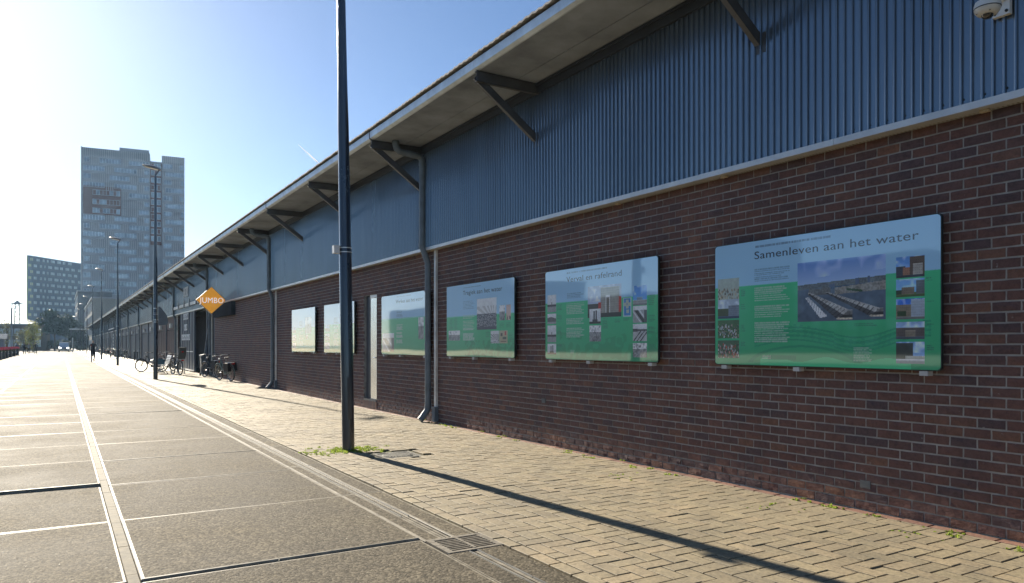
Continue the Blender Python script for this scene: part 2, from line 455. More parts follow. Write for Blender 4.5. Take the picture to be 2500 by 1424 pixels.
def undul(x, y): return .006*math.sin(x*2.1+1)*math.sin(y*.9)+.004*math.sin(y*2.3+x)
for n, (x0, x1, y0, y1, red) in enumerate(pv):
    gp = .0055; z = undul((x0+x1)/2, (y0+y1)/2)*.5+random.gauss(0, .0013); tx, ty = random.gauss(0, .007), random.gauss(0, .010)
    if n < 296 and not red:
        w, l = round(x1-x0, 3), round(y1-y0, 3)
        if (w, l) not in cache:
            b = MB(); chamfer_top(b, -w/2+gp, w/2-gp, -l/2+gp, l/2-gp, 0, -.05, 0, 0, 0, .001); cache[(w, l)] = b.mesh('paver', M_PAVER, recalc=True)
        o = place('paver', cache[(w, l)], pav_o, False, ((x0+x1)/2, (y0+y1)/2, z)); o.rotation_euler = (ty, -tx, random.gauss(0, .004))
    else:
        chamfer_top(prest, x0+gp, x1-gp, y0+gp, y1-gp, z, -.05, tx, ty, red, random.random())
tag(prest.build('pavers', [M_PAVER, M_PAVERED], pav_o), kind='stuff')

# ---- manhole cover beside the lamp post
mh = thing('manhole_cover', 'round ribbed manhole cover in a square frame, in the pavers behind the nearest lamp post', 'manhole cover', (3.92, 9.42, 0))
fb = MB(); M_MH = mat('grey_manhole_metal', (.24,.23,.20), .5, metal=.3, var=.25, vs=25)
for a in ((3.65,4.19,9.15,9.20),(3.65,4.19,9.64,9.69),(3.65,3.70,9.20,9.64),(4.14,4.19,9.20,9.64)): fb.box(*a, -.06, -.003)
fb.box(3.70,4.14,9.20,9.64,-.06,-.012); fb.build('frame', M_MH, mh)
cv = MB(); cv.lathe([(.205,-.0115),(.205,-.004),(.195,-.002)], (3.92,9.42,0), 28); cv.build('lid', M_MH, mh)
for i in range(-5, 6):
    h = math.sqrt(max(0, .18**2-(i*.033)**2)); b = MB(); b.box(3.92+i*.033-.008, 3.92+i*.033+.008, 9.42-h, 9.42+h, -.0025, .004); b.build('rib', M_MH, mh)

# ================================================================= WAREHOUSE
XW = 6.215; YE = 37.3; YFAR = 195.0; BAY = 4.16; BR0 = 5.06
wh = thing('warehouse', 'long low warehouse with brick base, dark blue corrugated cladding and bracketed roof overhang', 'warehouse', (6.4, 0, 0))
Y_S = -2.0
DY0, DY1, DZ0, DZ1 = 16.15, 17.02, .1670, 2.672
wall = MB()
for (a, b, z0, z1) in ((Y_S, DY0, 0, 3.34), (DY1, YE, 0, 3.34), (DY0, DY1, 0, DZ0), (DY0, DY1, DZ1, 3.34)):
    wall.box(XW+.007, XW+.24, a, b, -.1 if z0 == 0 else z0, z1)
wall_o = wall.build('brick_wall', M_MORTAR, wh)
BL, BH = .2115, .0835
bricks = []
for r_ in range(40):
    z0 = r_*BH; y = Y_S-(BL/2 if r_ % 2 else 0)
    while y < YE:
        a, b = y+.007, y+BL-.007; y += BL
        segs = [(max(a, Y_S), min(b, YE))]
        if DZ0-.01 < z0+BH/2 < DZ1:
            s2 = []
            for p, q in segs:
                if q > DY0 and p < DY1:
                    if p < DY0-.03: s2.append((p, DY0))
                    if q > DY1+.03: s2.append((DY1, q))
                else: s2.append((p, q))
            segs = s2
        for p, q in segs:
            if q-p > .03: bricks.append((p, q, z0+.007, z0+BH-.007, r_))
def brick_geo(mb, p, q, z0, z1, row, rnd, x=XW):
    nz, ny = 2, 3; rough = .0012 if row > 3 else .0017*(1.4 if row < 2 else 1)
    vs = []
    for iz in range(nz+1):
        for iy in range(ny+1):
            e = .0015
            yy = p+(q-p)*iy/ny+(random.uniform(-e, e)); zz = z0+(z1-z0)*iz/nz+random.uniform(-e, e)
            edge = iz in (0, nz) or iy in (0, ny)
            vs.append((x+(random.gauss(0, rough) if row > 3 else .001-abs(random.gauss(0, rough*1.6)))+(.0022 if edge else 0), yy, zz))
    n = len(vs); per = [iy for iy in range(ny+1)]+[ny+(ny+1)*iz for iz in range(1, nz+1)]+[nz*(ny+1)+iy for iy in range(ny-1, -1, -1)]+[(ny+1)*iz for iz in range(nz-1, 0, -1)]
    vs += [(x+.02, vs[i][1], vs[i][2]) for i in per]
    fs = [(iz*(ny+1)+iy, (iz+1)*(ny+1)+iy, (iz+1)*(ny+1)+iy+1, iz*(ny+1)+iy+1) for iz in range(nz) for iy in range(ny)]
    L = len(per); fs += [(per[k], per[(k+1)%L], n+(k+1)%L, n+k) for k in range(L)]
    mb.add(vs, fs, 0, rnd)
PAN = [(3.306,5.755),(6.654,9.085),(9.954,12.37),(13.22,15.65),(17.46,19.89),(20.73,23.2)]
def hidden(b):
    return any(a+.05 < b[0] and b[1] < c-.0 and 1.33 < b[2] and b[3] < 2.55 for a, c in PAN)
bricks.sort(key=lambda b: (hidden(b) or not in_view(XW, (b[0]+b[1])/2, (b[2]+b[3])/2, 0), cam_depth(XW, b[0])))
brest = MB(); variants = []
for k in range(14):
    b = MB(); brick_geo(b, -(BL-.014)/2, (BL-.014)/2, -(BH-.014)/2, (BH-.014)/2, 9 if k < 9 else 1, .001+k/14, 0); variants.append(b.mesh('brick', M_BRICK))
for n, (p, q, z0, z1, row) in enumerate(bricks):
    if n < 296 and q-p > BL-.02:
        me = variants[random.randrange(9)] if row > 3 else variants[9+random.randrange(5)]
        place('brick', me, wall_o, False, (XW, (p+q)/2, (z0+z1)/2)).location
    else: brick_geo(brest, p, q, z0, z1, row, random.random())
brk = tag(brest.build('bricks', M_BRICK, wall_o), kind='stuff')
# soldier course sill under the door
for k in range(9):
    y = DY0+.005+k*(DY1-DY0)/9
    b = MB(); b.box(XW-.012, XW+.08, y, y+(DY1-DY0)/9-.010, DZ0-.152, DZ0+.012); b.build('sill_brick', M_BRICK, wall_o)
for (yy, zz) in ((3.98,.20),(9.2,.62),(12.9,.55)):
    vb = MB(); vb.box(XW-.006, XW+.004, yy, yy+.10, zz, zz+.07)
    for i in range(3): vb.box(XW-.010, XW-.006, yy+.012, yy+.088, zz+.012+i*.019, zz+.022+i*.019)
    vb.build('air_vent', mat('light_grey_vent', (.17,.175,.17), .7), wh)

# door in the wall
dr = MB(); dr.box(XW+.035, XW+.08, DY0+.02, DY1-.385, DZ0+.06, DZ1-.075)
door = dr.build('door', mat('brushed_door_sheet', (.55,.56,.55), .24, metal=.9, var=.08, vs=.8, stretch=(1,1,.3)), wh)
fr = MB(); fr.box(XW+.07, XW+.235, DY1-.38, DY1-.002, DZ0+.013, DZ1-.003); fr.box(XW+.0, XW+.235, DY0+.001, DY0+.018, DZ0+.013, DZ1-.003)
fr.box(XW+.09, XW+.235, DY0+.02, DY1-.385, DZ0+.013, DZ1-.003)
fr.build('door_frame', M_BAND, wh)
fr = MB(); fr.box(XW+.02, XW+.085, DY0+.02, DY1-.385, DZ1-.07, DZ1-.004); fr.build('door_lintel_strip', M_TRIM, wh)
fr = MB(); fr.box(XW-.01, XW+.088, DY0+.02, DY1-.004, DZ0+.0135, DZ0+.055); fr.build('door_sill', M_BAND, wh)
hd = MB(); hd.tube([(XW+.036, DY0+.08, 1.2),(XW-.01, DY0+.08, 1.2),(XW-.01, DY0+.19, 1.2)], .011); hd.build('handle', M_CHROME, door)

# trim strip with the dark underside of the cladding
ZT0, ZT1 = 3.335, 3.392
XC = 6.09
y = Y_S; k = 0
while y < YFAR:
    b = min(YFAR, y+BAY*1.5-.003); f = MB()
    f.box(6.052, 6.062, y, b, ZT0, ZT1); f.box(6.0625, 6.214, y, b, ZT0+.001, ZT0+.008); f.box(6.0625, 6.12, y, b, ZT1-.008, ZT1-.001)
    f.build('trim_strip', M_TRIM, wh); y = b+.003; k += 1
mesh_ = MB()
for yy in np.arange(Y_S, 24, .035): mesh_.box(6.175, 6.2, yy, yy+.012, ZT0-.004, ZT0-.001)
tag(mesh_.build('vent_slots', mat('pale_vent_mesh', (.4,.38,.33), .7), wh), kind='stuff')
for yy in (2.95, 5.6, 7.4, 10.9, 13.0, 19):
    f = MB(); f.box(6.13, 6.17, yy, yy+.07, ZT0-.02, ZT0-.001); f.build('clip', mat('raw_wood_clip', (.5,.42,.3), .8), wh)

# corrugated cladding, one sheet per bay
PIT = .0788
def clad_sheet(y0, y1, z0, z1, detail=True):
    mb = MB(); n = max(1, round((y1-y0)/PIT)); p = (y1-y0)/n; pts = []
    for i in range(n):
        o = y0+i*p
        for (dy, dx) in ((0,0),(.040,0),(.044,-.0025),(.0505,-.0185),(.0535,-.0205),(.0605,-.0205),(.0665,-.0180),(.0712,-.0032)):
            pts.append((o+dy*p/PIT, XC+dx))
    pts.append((y1, XC)); m = len(pts)
    vs = [(x, y, z0) for y, x in pts]+[(x, y, z1) for y, x in pts]
    mb.add(vs, [(i, i+m, i+m+1, i+1) for i in range(m-1)])
    return mb
y = BR0-2*BAY+.05
while y < YFAR:
    y1 = min(YFAR, y+BAY)
    if y1 <= 75: sh = clad_sheet(y, y1-.0005, ZT1-.012, 5.30)
    else:
        sh = MB(); n = 14
        sh = clad_sheet(y, y1-.0005, ZT1-.012, 5.30)
    sh.build('cladding_sheet', M_BLUE, wh, recalc=False)
    y = y1
bk = MB(); bk.box(XC+.012, XW+.2, Y_S, YFAR, ZT1-.001, 5.38); bk.build('cladding_core', M_BAND, wh)
sc_ = MB()
for i in range(0, 190):
    yy = BR0-2*BAY+.05+PIT*(2*i)+.022
    sc_.lathe([(.011,0),(.011,.004),(.006,.008)], (0,0,0), 6)
    a = len(sc_.v)-18
    for q in range(a, len(sc_.v)):
        x_, y_, z_ = sc_.v[q]; sc_.v[q] = (XC-.001-z_, yy+x_, ZT1+.045+y_)
tag(sc_.build('screws', M_BLACK, wh), kind='stuff')
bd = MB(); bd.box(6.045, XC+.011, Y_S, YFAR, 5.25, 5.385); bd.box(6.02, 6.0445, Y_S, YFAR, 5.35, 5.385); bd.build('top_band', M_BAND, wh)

# soffit boards, gutter fascia, roof
y = BR0-2*BAY
k = 0
while y < YFAR-1:
    b = min(YFAR, y+BAY)
    for (x0, x1) in ((5.075, 5.715), (5.722, 6.20)):
        f = MB(); f.box(x0, x1, y+.003, b-.003, 5.402-(0 if x0 < 5.5 else .004), 5.43); f.build('soffit_panel', M_SOFFIT, wh)
    f = MB(); f.prism([(5.055,5.40),(5.00,5.425),(5.00,5.545),(5.075,5.545),(5.075,5.40)], lambda u_, v_, w_: (u_, w_, v_), y+.006, b-.004)
    f.build('gutter_section', M_ZINC, wh)
    f = MB(); f.prism([(5.052,5.385),(4.993,5.415),(4.990,5.560),(5.075,5.560),(5.075,5.385)], lambda u_, v_, w_: (u_, w_, v_), y-.016, y+.006)
    if k % 2 == 0: f.build('gutter_joint', M_STEEL, wh)
    y = b; k += 1
rf = MB(); amp = .008; per = .15; n = int((YFAR-Y_S)/per*4); vs = []; 
for i in range(n+1):
    yy = Y_S+i*per/4; z = amp*(0, 1, 0, -1)[i % 4]+.004*math.sin(i*.37)
    vs += [(4.955, yy, 5.575+z), (4.955, yy, 5.600+z), (9.0, yy, 6.45+z), (9.0, yy, 6.42+z)]
rf.add(vs, [(4*i+a, 4*i+4+a, 4*i+4+(a+1)%4, 4*i+(a+1)%4) for i in range(n) for a in range(4)])
rf.build('roof_sheet', M_ROOF, wh, recalc=False)
rf = MB(); rf.prism([(5.076,5.44),(9.0,6.40),(30,9.5),(50,5.4),(50,-.1),(49.6,-.1),(49.6,5.3),(30,9.3),(9.0,6.2),(6.3,5.44)], lambda u_, v_, w_: (u_, w_, v_), Y_S, YFAR)
rf.build('roof', M_ROOF, wh)
ew = MB(); ew.prism([(6.46,-.1),(49.5,-.1),(49.5,5.29),(30,9.2),(9.0,6.1),(6.46,5.37)], lambda u_, v_, w_: (u_, w_, v_), YFAR-.3, YFAR-.01); ew.build('end_wall', M_MORTAR, wh)
ew = MB(); ew.prism([(6.46,-.1),(49.5,-.1),(49.5,5.29),(30,9.2),(9.0,6.1),(6.46,5.37)], lambda u_, v_, w_: (u_, w_, v_), Y_S+.01, Y_S+.3); ew.build('end_wall', M_MORTAR, wh)

# eaves brackets
def bracket_mesh():
    mb = MB()
    mb.box(-1.0, .07, -.035, -.027, -.15, 0); mb.box(-1.0, .07, -.035, .03, -.012, 0); mb.box(-1.0, .07, -.035, .03, -.15, -.138)
    a = Vector((-.98, 0, -.06)); b = Vector((.06, 0, -.80)); d = (b-a); L = d.length; ang = math.atan2(-d.z, d.x)
    rot = Euler((0, ang, 0)); mid = (a+b)/2
    mb.obox(mid+Vector((0,.03,0)), (L, .008, .10), rot)
    n = rot.to_matrix()@Vector((0,0,1))
    mb.obox(mid+n*.05+Vector((0,.056,0)), (L, .06, .008), rot); mb.obox(mid-n*.05+Vector((0,.056,0)), (L, .06, .008), rot)
    mb.box(.055, .075, -.03, .10, -.92, -.72)
    return mb.mesh('bracket', M_STEEL)
bm_ = bracket_mesh(); k = -1
while BR0+BAY*k < YFAR-1:
    place('bracket', bm_, wh, True, (6.03, BR0+BAY*k, 5.395)); k += 1

# downpipes with cable ducts
pipes_y = [13.18+12.48*k for k in range(-1, 15)]
pipe_meshes = {}
def downpipe(yc, first):
    p = MB(); r_ = .062; x1 = 6.005; x2 = 6.125
    p.tube([(5.45,0,5.40),(5.45,0,5.31),(5.47,0,5.25),(5.53,0,5.20),(5.62,0,5.19),(5.90,0,5.17),(5.965,0,5.15),(5.995,0,5.10),(x1,0,5.02),(x1,0,3.46),(x1+.004,0,3.40),(x2-.004,0,3.10),(x2,0,3.02),(x2,0,.30),(x2,0,.26),(x2-.03,0,.20),(x2-.13,0,.07),(x2-.17,0,.03)], r_, 14)
    for z in (5.02, 3.44, 3.04, .30): p.lathe([(r_+.006,-.03),(r_+.006,.03)], ((x1 if z > 3.3 else x2),0,z), 14)
    p.lathe([(r_+.012,-.03),(r_+.012,.03)], (5.45,0,5.36), 12)
    for z in (2.55, 1.5, .62): p.lathe([(r_+.008,-.012),(r_+.008,.012)], (x2,0,z), 14); p.box(x2, XW, -.012, .012, z-.012, z+.012)
    return p.mesh('downpipe', M_PIPE, smooth=True)
dm = downpipe(0, True)
for yc in pipes_y:
    place('downpipe', dm, wh, True, (0, yc, 0))
    d = MB(); d.box(6.165, 6.212, yc-.27, yc-.19, .30, 3.33); d.box(6.16, 6.165, yc-.245, yc-.215, .30, 3.33)
    d.build('cable_duct', M_DUCT, wh)
    d = MB(); d.box(6.13, 6.213, yc-.29, yc-.17, .02, .27); d.box(6.12, 6.213, yc-.30, yc-.16, .27, .30); d.build('duct_box', M_PIPE, wh)

# ---- bays beyond the brick stretch: openings and sliding doors
bkw = MB(); bkw.box(7.4, 7.6, YE, YFAR, -.1, 3.4); bkw.build('inner_wall', mat('dim_interior_wall', (.05,.045,.045), .8, var=.3), wh)
fl = MB(); fl.box(XW+.24, 7.4, YE, YFAR, -.1, .01); fl.build('inner_floor', M_GROUND, wh)
cl = MB(); cl.box(XW+.2, 7.4, YE, YFAR, 3.28, 3.33); cl.build('inner_ceiling', M_STEEL, wh)
# recessed bay with posts just beyond the bricks
for (ja, jb_) in ((YE+.02, YE+.35), (YE+2.3, YE+2.5)):
    jb = MB(); jb.box(XW+.02, XW+.22, ja, jb_, 0, 3.3); jb.build('door_jamb', M_SLATE, wh)
def sliding_door(y0, y1, material, x=6.13, z1=3.30, name='sliding_door'):
    n = max(2, round((y1-y0)/.95)); pts = []
    for i in range(n):
        w = (y1-y0)/n; o = y0+i*w
        pts += [(o, x), (o+w*.62, x), (o+w*.68, x+.05), (o+w*.94, x+.05)]
    pts.append((y1, x)); m = len(pts)
    mb = MB(); vs = [(a, b_, .10) for b_, a in pts]+[(a, b_, z1) for b_, a in pts]+[(x+.09, b_, .10) for b_, a in pts]+[(x+.09, b_, z1) for b_, a in pts]
    fs = [(i, i+m, i+m+1, i+1) for i in range(m-1)]+[(2*m+i, 2*m+i+1, 3*m+i+1, 3*m+i) for i in range(m-1)]+[(0,2*m,3*m,m),(m-1,2*m-1,4*m-1,3*m-1)]
    fs += [(m+i, 3*m+i, 3*m+i+1, m+i+1) for i in range(m-1)]
    mb.add(vs, fs); return mb.build(name, material, wh)
lead = sliding_door(43.0, 48.6, M_SLATE, z1=3.62)
ft = MB(); ft.box(6.09, 6.20, 42.98, 48.62, .06, .12); ft.box(6.09,6.13,44.6,44.9,.0,.06); ft.box(6.09,6.13,46.9,47.2,.0,.06); ft.build('bottom_rail', M_WHITE, lead)
rl = MB(); rl.box(5.98, 6.03, 36.9, 51.0, 3.66, 3.82)
rail = rl.build('door_rail', mat('white_painted_steel', (.85,.85,.80), .5, var=.2, vs=12), wh)
for yy in (38.6, 41.2, 43.6, 45.6, 47.9, 50.6):
    h = MB(); h.box(5.93, 5.98, yy-.10, yy+.10, 3.58, 4.02); h.build('rail_hanger', M_STEEL, rail)
# weathered plates on the door, writing worn to pale marks
M_PLATE = mat('weathered_pale_lettering', (.80,.85,.78), .7, var=.25, vs=9)
def plate(yc, zc, w, h, x, parent, cols_):
    n = cols_
    for i in range(n):
        ww = w/n; b = MB(); y0 = yc-w/2+i*ww
        b.box(x, x+.012, y0+.02, y0+ww-.02, zc-h/2, zc+h/2); b.build('letter_plate', M_PLATE, parent)
        k = MB(); k.box(x-.006, x, y0+ww*.38, y0+ww*.60, zc-h*.28, zc+h*.05 if i % 2 else zc+h*.28); k.build('letter_mark', M_SLATE, parent)
plate(45.9, 3.12, 1.95, .36, 6.09, lead, 4)
plate(45.9, 2.50, 1.15, .36, 6.09, lead, 2)
plate(45.9, 1.93, 3.3, .34, 6.09, lead, 7)
for i in range(4):
    b = MB(); b.box(6.095, 6.125, 43.4+i*1.25, 44.3+i*1.25, 1.10, 1.15); b.build('door_strip', M_WHITE, lead)
for i in range(3):
    b = MB(); b.box(6.03, 6.045, 44.6+.62*i, 45.15+.62*i, 4.22, 4.78); b.build('number_plate', M_PLATE, wh)
    b = MB(); b.box(6.022, 6.030, 44.78+.62*i, 44.95+.62*i, 4.34, 4.66); b.build('number_mark', M_STEEL, wh)
# further bays
yb = 50.5; bi = 0
while yb < YFAR-2:
    y1 = min(yb+12.48, YFAR)
    pier = MB(); pier.box(XW, XW+.24, y1-.45, y1, -.1, 3.33); pier.build('brick_pier', M_MORTAR if False else M_BRICK, wh)
    mdoor = M_RUST if bi == 0 else M_SLATE
    a = yb+.05
    for kk in range(2):
        b_ = a+(y1-.45-yb)/2-.15
        n = max(6, int((b_-a)/.5))
        for i in range(n):
            w = (b_-a)/n; q = MB(); q.box(XW+.06+.015*(i % 2), XW+.12, a+i*w+.01, a+(i+1)*w-.01, .06, 2.45); q.build('door_board', mdoor, wh)
        q = MB(); q.box(XW+.05, XW+.14, a, b_, 2.50, 3.32); q.build('door_header', mdoor, wh)
        q = MB(); q.box(XW, XW+.18, b_+.01, b_+.14, -.05, 3.33); q.build('door_post', M_SLATE, wh)
        if bi < 5:
            q = MB(); q.box(XW-.10, XW+.04, (a+b_)/2-.25, (a+b_)/2+.25, 2.62, 2.90); q.build('door_lamp_box', M_TRIM, wh)
        a = b_+.15
    if bi in (5,):
        rl = MB(); rl.box(5.98, 6.03, yb-1, y1, 3.66, 3.80); rl.build('door_rail', MATS['white_painted_steel'], wh)
        for i in range(5):
            q = MB(); q.box(XW-.08, XW-.05, yb+3, yb+3.9, .9+.45*i, 1.2+.45*i); q.build('letter_plate', M_PLATE, wh)
    yb = y1; bi += 1
# door beams leaning in the open bay
for (p0, p1) in (((6.05,38.6,.05),(6.35,40.2,3.0)), ((6.0,39.6,.05),(6.2,38.5,2.9))):
    t = MB(); t.tube([p0, p1], .03, 6); t.build('leaning_bar', M_PIPE, wh)

# dark fascia box under the diamond sign
q = MB(); q.box(6.04, 6.21, 32.35, 36.5, 2.76, 3.325)
tag(q.build('dark_sign_box', mat('matt_dark_box', (.035,.042,.055), .95, spec=.05)), 'plain dark box mounted on the wall right behind the orange diamond sign', 'sign box')

# ================================================================= LAMP POSTS
post_group = 'street lamps along the kerb'
def build_post(detail):
    root = thing('street_lamp', 'x', 'street lamp', (0,0,0), 0, post_group)
    s = MB(); s.lathe([(.088,-.05),(.088,2.83),(.082,2.86),(.077,4.6),(.068,5.2),(.060,6.4),(.050,8.0),(.046,8.75)], n=28)
    s.build('shaft', M_POST, root, smooth=True, world=False)
    c = MB(); c.lathe([(.092,2.805),(.092,2.817)], n=28); c.lathe([(.090,2.865),(.090,2.877)], n=28); c.build('collar', M_DUCT, root, world=False)
    if detail:
        b = MB(); b.box(-.175, -.095, -.045, .045, 2.79, 2.90); b.build('junction_box', M_WHITE, root, world=False)
        h = MB(); h.box(-.03,.03,-.091,-.086,.45,1.05); h.build('service_hatch', M_POST, root, world=False)
    k = MB(); k.tube([(0,0,8.72),(.0,0,8.86),(.12,0,9.04),(.17,0,9.16)], [.046,.036,.032,.03], 10); k.build('neck', M_POST, root, smooth=True, world=False)
    hd = MB()
    P = [(.20,.05),(.16,.115),(0,.14),(-.25,.125),(-.46,.06),(-.50,.0),(.18,-.0)]
    for zz, sc in ((9.13,1),): pass
    secs = []
    for (x, hw, ht) in ((.22,.05,.05),(.14,.10,.10),(-.05,.14,.13),(-.28,.13,.11),(-.46,.08,.06),(-.52,.03,.02)):
        zb = 9.12-.20*x
        secs.append([(x,-hw,zb),(x,hw,zb),(x,hw*.75,zb+ht*.7),(x,0,zb+ht),(x,-hw*.75,zb+ht*.7)])
    vs = [p for s_ in secs for p in s_]; n = 5
    hd.add(vs, [(i*n+k_, i*n+(k_+1)%n, (i+1)*n+(k_+1)%n, (i+1)*n+k_) for i in range(len(secs)-1) for k_ in range(n)]+[tuple(range(n))[::-1], tuple(range((len(secs)-1)*n, len(secs)*n))])
    ho = hd.build('lamp_head', mat('lamp_head_grey', (.16,.165,.17), .35, metal=.2), root, smooth=True, world=False)
    ln = MB(); ln.add([(.10,-.09,9.10-.004),(.10,.09,9.096),(-.42,.075,9.20-.004),(-.42,-.075,9.196),(.08,-.07,9.075),(.08,.07,9.075),(-.40,.06,9.172),(-.40,-.06,9.172)],
        [(0,1,2,3),(4,5,6,7),(0,1,5,4),(1,2,6,5),(2,3,7,6),(3,0,4,7)])
    ln.build('lens', mat('lamp_lens', (.62,.56,.45), .3), ho, world=False)
    return root
p1 = build_post(True); p2 = build_post(False); index_children()
p1.location = (3.475, POSTS[0], 0); p1.rotation_euler = (R(-.45), R(-.78), 0)
p1['label'] = 'nearest dark lamp post, with a white box on its collar and weeds at its foot'
LL = ['second lamp post from the camera, beside the bicycles, with a traffic sign back strapped on', 'third lamp post from the camera, just right of the walking person',
      'fourth lamp post from the camera, directly behind the walking person', 'fifth lamp post from the camera, left of the walking person',
      'sixth lamp post along the kerb, small and far', 'seventh lamp post along the kerb, far off', 'eighth lamp post along the kerb, near the van', 'ninth lamp post, very far along the kerb', 'tenth and farthest lamp post of the row along the kerb']
for i, yy in enumerate(POSTS[1:]):
    if i == 0: o = p2
    else: o = copy_tree(p2, None)
    o.location = (3.48, yy, 0); o['label'] = LL[i]
sg = thing('traffic_sign', 'grey back of a traffic sign strapped to the second lamp post', 'traffic sign', (3.6, POSTS[1], 2.3))
b = MB(); b.prism([(.02,.78),(.10,.80),(.38,.42),(.42,.12),(.34,0),(.02,0)], lambda u_, v_, w_: (3.56+u_, POSTS[1]-.02+w_, 2.36+v_), -.012, .012); b.build('plate', mat('sign_back_grey', (.14,.17,.20), .5, metal=.3), sg)
b = MB()
for z in (2.48, 2.58, 3.08): b.lathe([(.093,-.014),(.093,.014)], (3.48, POSTS[1], z), 20)
b.build('strap', M_CHROME, sg)

# ================================================================= INFORMATION PANELS
def print_mat():
    m = bpy.data.materials.new('glossy_print'); m.use_nodes = True; nn = N(m); b = nn.n['Principled BSDF']
    a = nn.new('ShaderNodeAttribute', attribute_name='print').outputs['Color']; nn.link(a, b.inputs['Base Color'])
    gloss(nn, b); return m
def gloss(nn, b):
    b.inputs['Roughness'].default_value = .45; b.inputs['Coat Weight'].default_value = 1; b.inputs['Coat Roughness'].default_value = .035; b.inputs['Coat IOR'].default_value = 2.0
    g = nn.new('ShaderNodeNewGeometry').outputs['Position']
    f = noise(nn, g, .55, 1, .4); bn = nn.new('ShaderNodeBump'); bn.inputs['Strength'].default_value = 1; bn.inputs['Distance'].default_value = .006
    nn.link(f, bn.inputs['Height']); nn.link(bn.outputs[0], b.inputs['Coat Normal'])
def ink_mat(name, c):
    m = bpy.data.materials.new(name); m.use_nodes = True; nn = N(m); b = nn.n['Principled BSDF']
    g = nn.new('ShaderNodeNewGeometry').outputs['Position']
    nn.link(ramp(nn, noise(nn, g, 9), [(.3, tuple(x*.9 for x in c)), (.7, c)]), b.inputs['Base Color']); gloss(nn, b); return m
M_PRINT = print_mat(); M_INK = ink_mat('dark_title_ink', (.012,.016,.045))
def lin(a): a = np.asarray(a, float)/255; return np.where(a <= .04045, a/12.92, ((a+.055)/1.055)**2.4)
def smooth_noise(h, w, cell, r=rng):
    gh, gw = max(2, int(h/cell)+2), max(2, int(w/cell)+2); q = r.random((gh, gw))
    yy = np.linspace(0, gh-1.001, h); xx = np.linspace(0, gw-1.001, w); y0 = yy.astype(int); x0 = xx.astype(int)
    fy = (yy-y0)[:, None]; fx = (xx-x0)[None]
    return (q[y0][:, x0]*(1-fy)*(1-fx)+q[y0+1][:, x0]*fy*(1-fx)+q[y0][:, x0+1]*(1-fy)*fx+q[y0+1][:, x0+1]*fy*fx)
class Paint:
    def __init__(s, w, h): s.w, s.h = w, h; s.a = np.zeros((h, w, 3))
    def ix(s, u0, v1, u1, v0):           # given as left, top, right, bottom in 0..1 (v up)
        return int(round(u0*s.w)), int(round(u1*s.w)), int(round(v0*s.h)), int(round(v1*s.h))
    def rect(s, b, c): x0, x1, y0, y1 = s.ix(*b); s.a[y0:y1, x0:x1] = c
    def put(s, b, fn):
        x0, x1, y0, y1 = s.ix(*b)
        if x1-x0 > 1 and y1-y0 > 1: s.a[y0:y1, x0:x1] = np.clip(fn(y1-y0, x1-x0)*1.35, 0, 1)
    def lines(s, b, n, c, skip=(), amt=.7, ragged=.25):
        u0, v1, u1, v0 = b; st_ = (v1-v0)/n
        for i in range(n):
            if i in skip: continue
            top = v1-i*st_; x0 = int(u0*s.w); x1 = int((u1-(u1-u0)*ragged*rng.random()**2)*s.w)
            y0 = int((top-st_*.62)*s.h); y1 = max(y0+1, int((top)*s.h))
            k = rng.random(max(1, x1-x0)); k = np.where(k < .16, .25, .6+.4*k)*amt
            s.a[y0:y1, x0:x1] = s.a[y0:y1, x0:x1]*(1-k[None, :, None])+np.array(c)*k[None, :, None]
def tex(h, w, cell=2.4, lo=.6, hi=1.35):
    return (lo+(hi-lo)*(.65*smooth_noise(h, w, cell)+.35*smooth_noise(h, w, cell*3)))[..., None]
def ph_city(skyc, ground, blocks, green=0):
    def fn(h, w):
        a = np.zeros((h, w, 3)); t = np.linspace(0, 1, h)[:, None, None]
        a[:] = np.array(skyc)*(1.2-.4*t); cl = np.clip(smooth_noise(h, w, 7)-.5, 0, 1)[..., None]; a = np.clip(a+cl*.9*(t > .5), 0, 1)
        a[:int(h*.28)] = ground
        for (x0, x1, y1, c) in blocks:
            xa, xb, yb_ = int(x0*w), max(int(x0*w)+2, int(x1*w)), int(y1*h); y0_ = int(h*.15); bh, bw = max(1, yb_-y0_), xb-xa
            blk = np.ones((bh, bw, 3))*np.array(c)*tex(bh, bw, 3, .8, 1.2)
            iy, ix = np.mgrid[0:bh, 0:bw]; blk[(iy % 4 == 2) & (ix % 3 == 1)] *= .45; blk[-1:] *= 1.4
            slope = (np.arange(bw)/max(1, bw)*2).astype(int); 
            xb2 = min(xb, w); a[y0_:yb_, xa:xb2] = blk[:, :xb2-xa]
        if green:
            gx = int(green*w); rr = max(2, int(w*.16)); a[int(h*.16):int(h*.42), max(0, gx-rr):gx+rr] = (.02,.05,.015)
        a[:int(h*.12)] *= .6; return a*tex(h, w, 2.5, .85, 1.15)
    return fn
def ph_crowd(top, cols_, split=.6):
    def fn(h, w):
        a = np.ones((h, w, 3))*np.array(top)*tex(h, w, 4, .8, 1.2); n = int(h*split)
        k = int(max(8, n*w/14))
        for _ in range(k):
            cy, cx = rng.integers(0, max(1, n)), rng.integers(0, w); c = np.array(cols_[rng.integers(0, len(cols_))])*rng.uniform(.6, 1.3)
            a[max(0, cy-3):cy+1, max(0, cx-1):cx+1] = c; a[min(h-1, cy+1), cx] = (.35,.24,.18)
        return np.clip(a, 0, 1)
    return fn
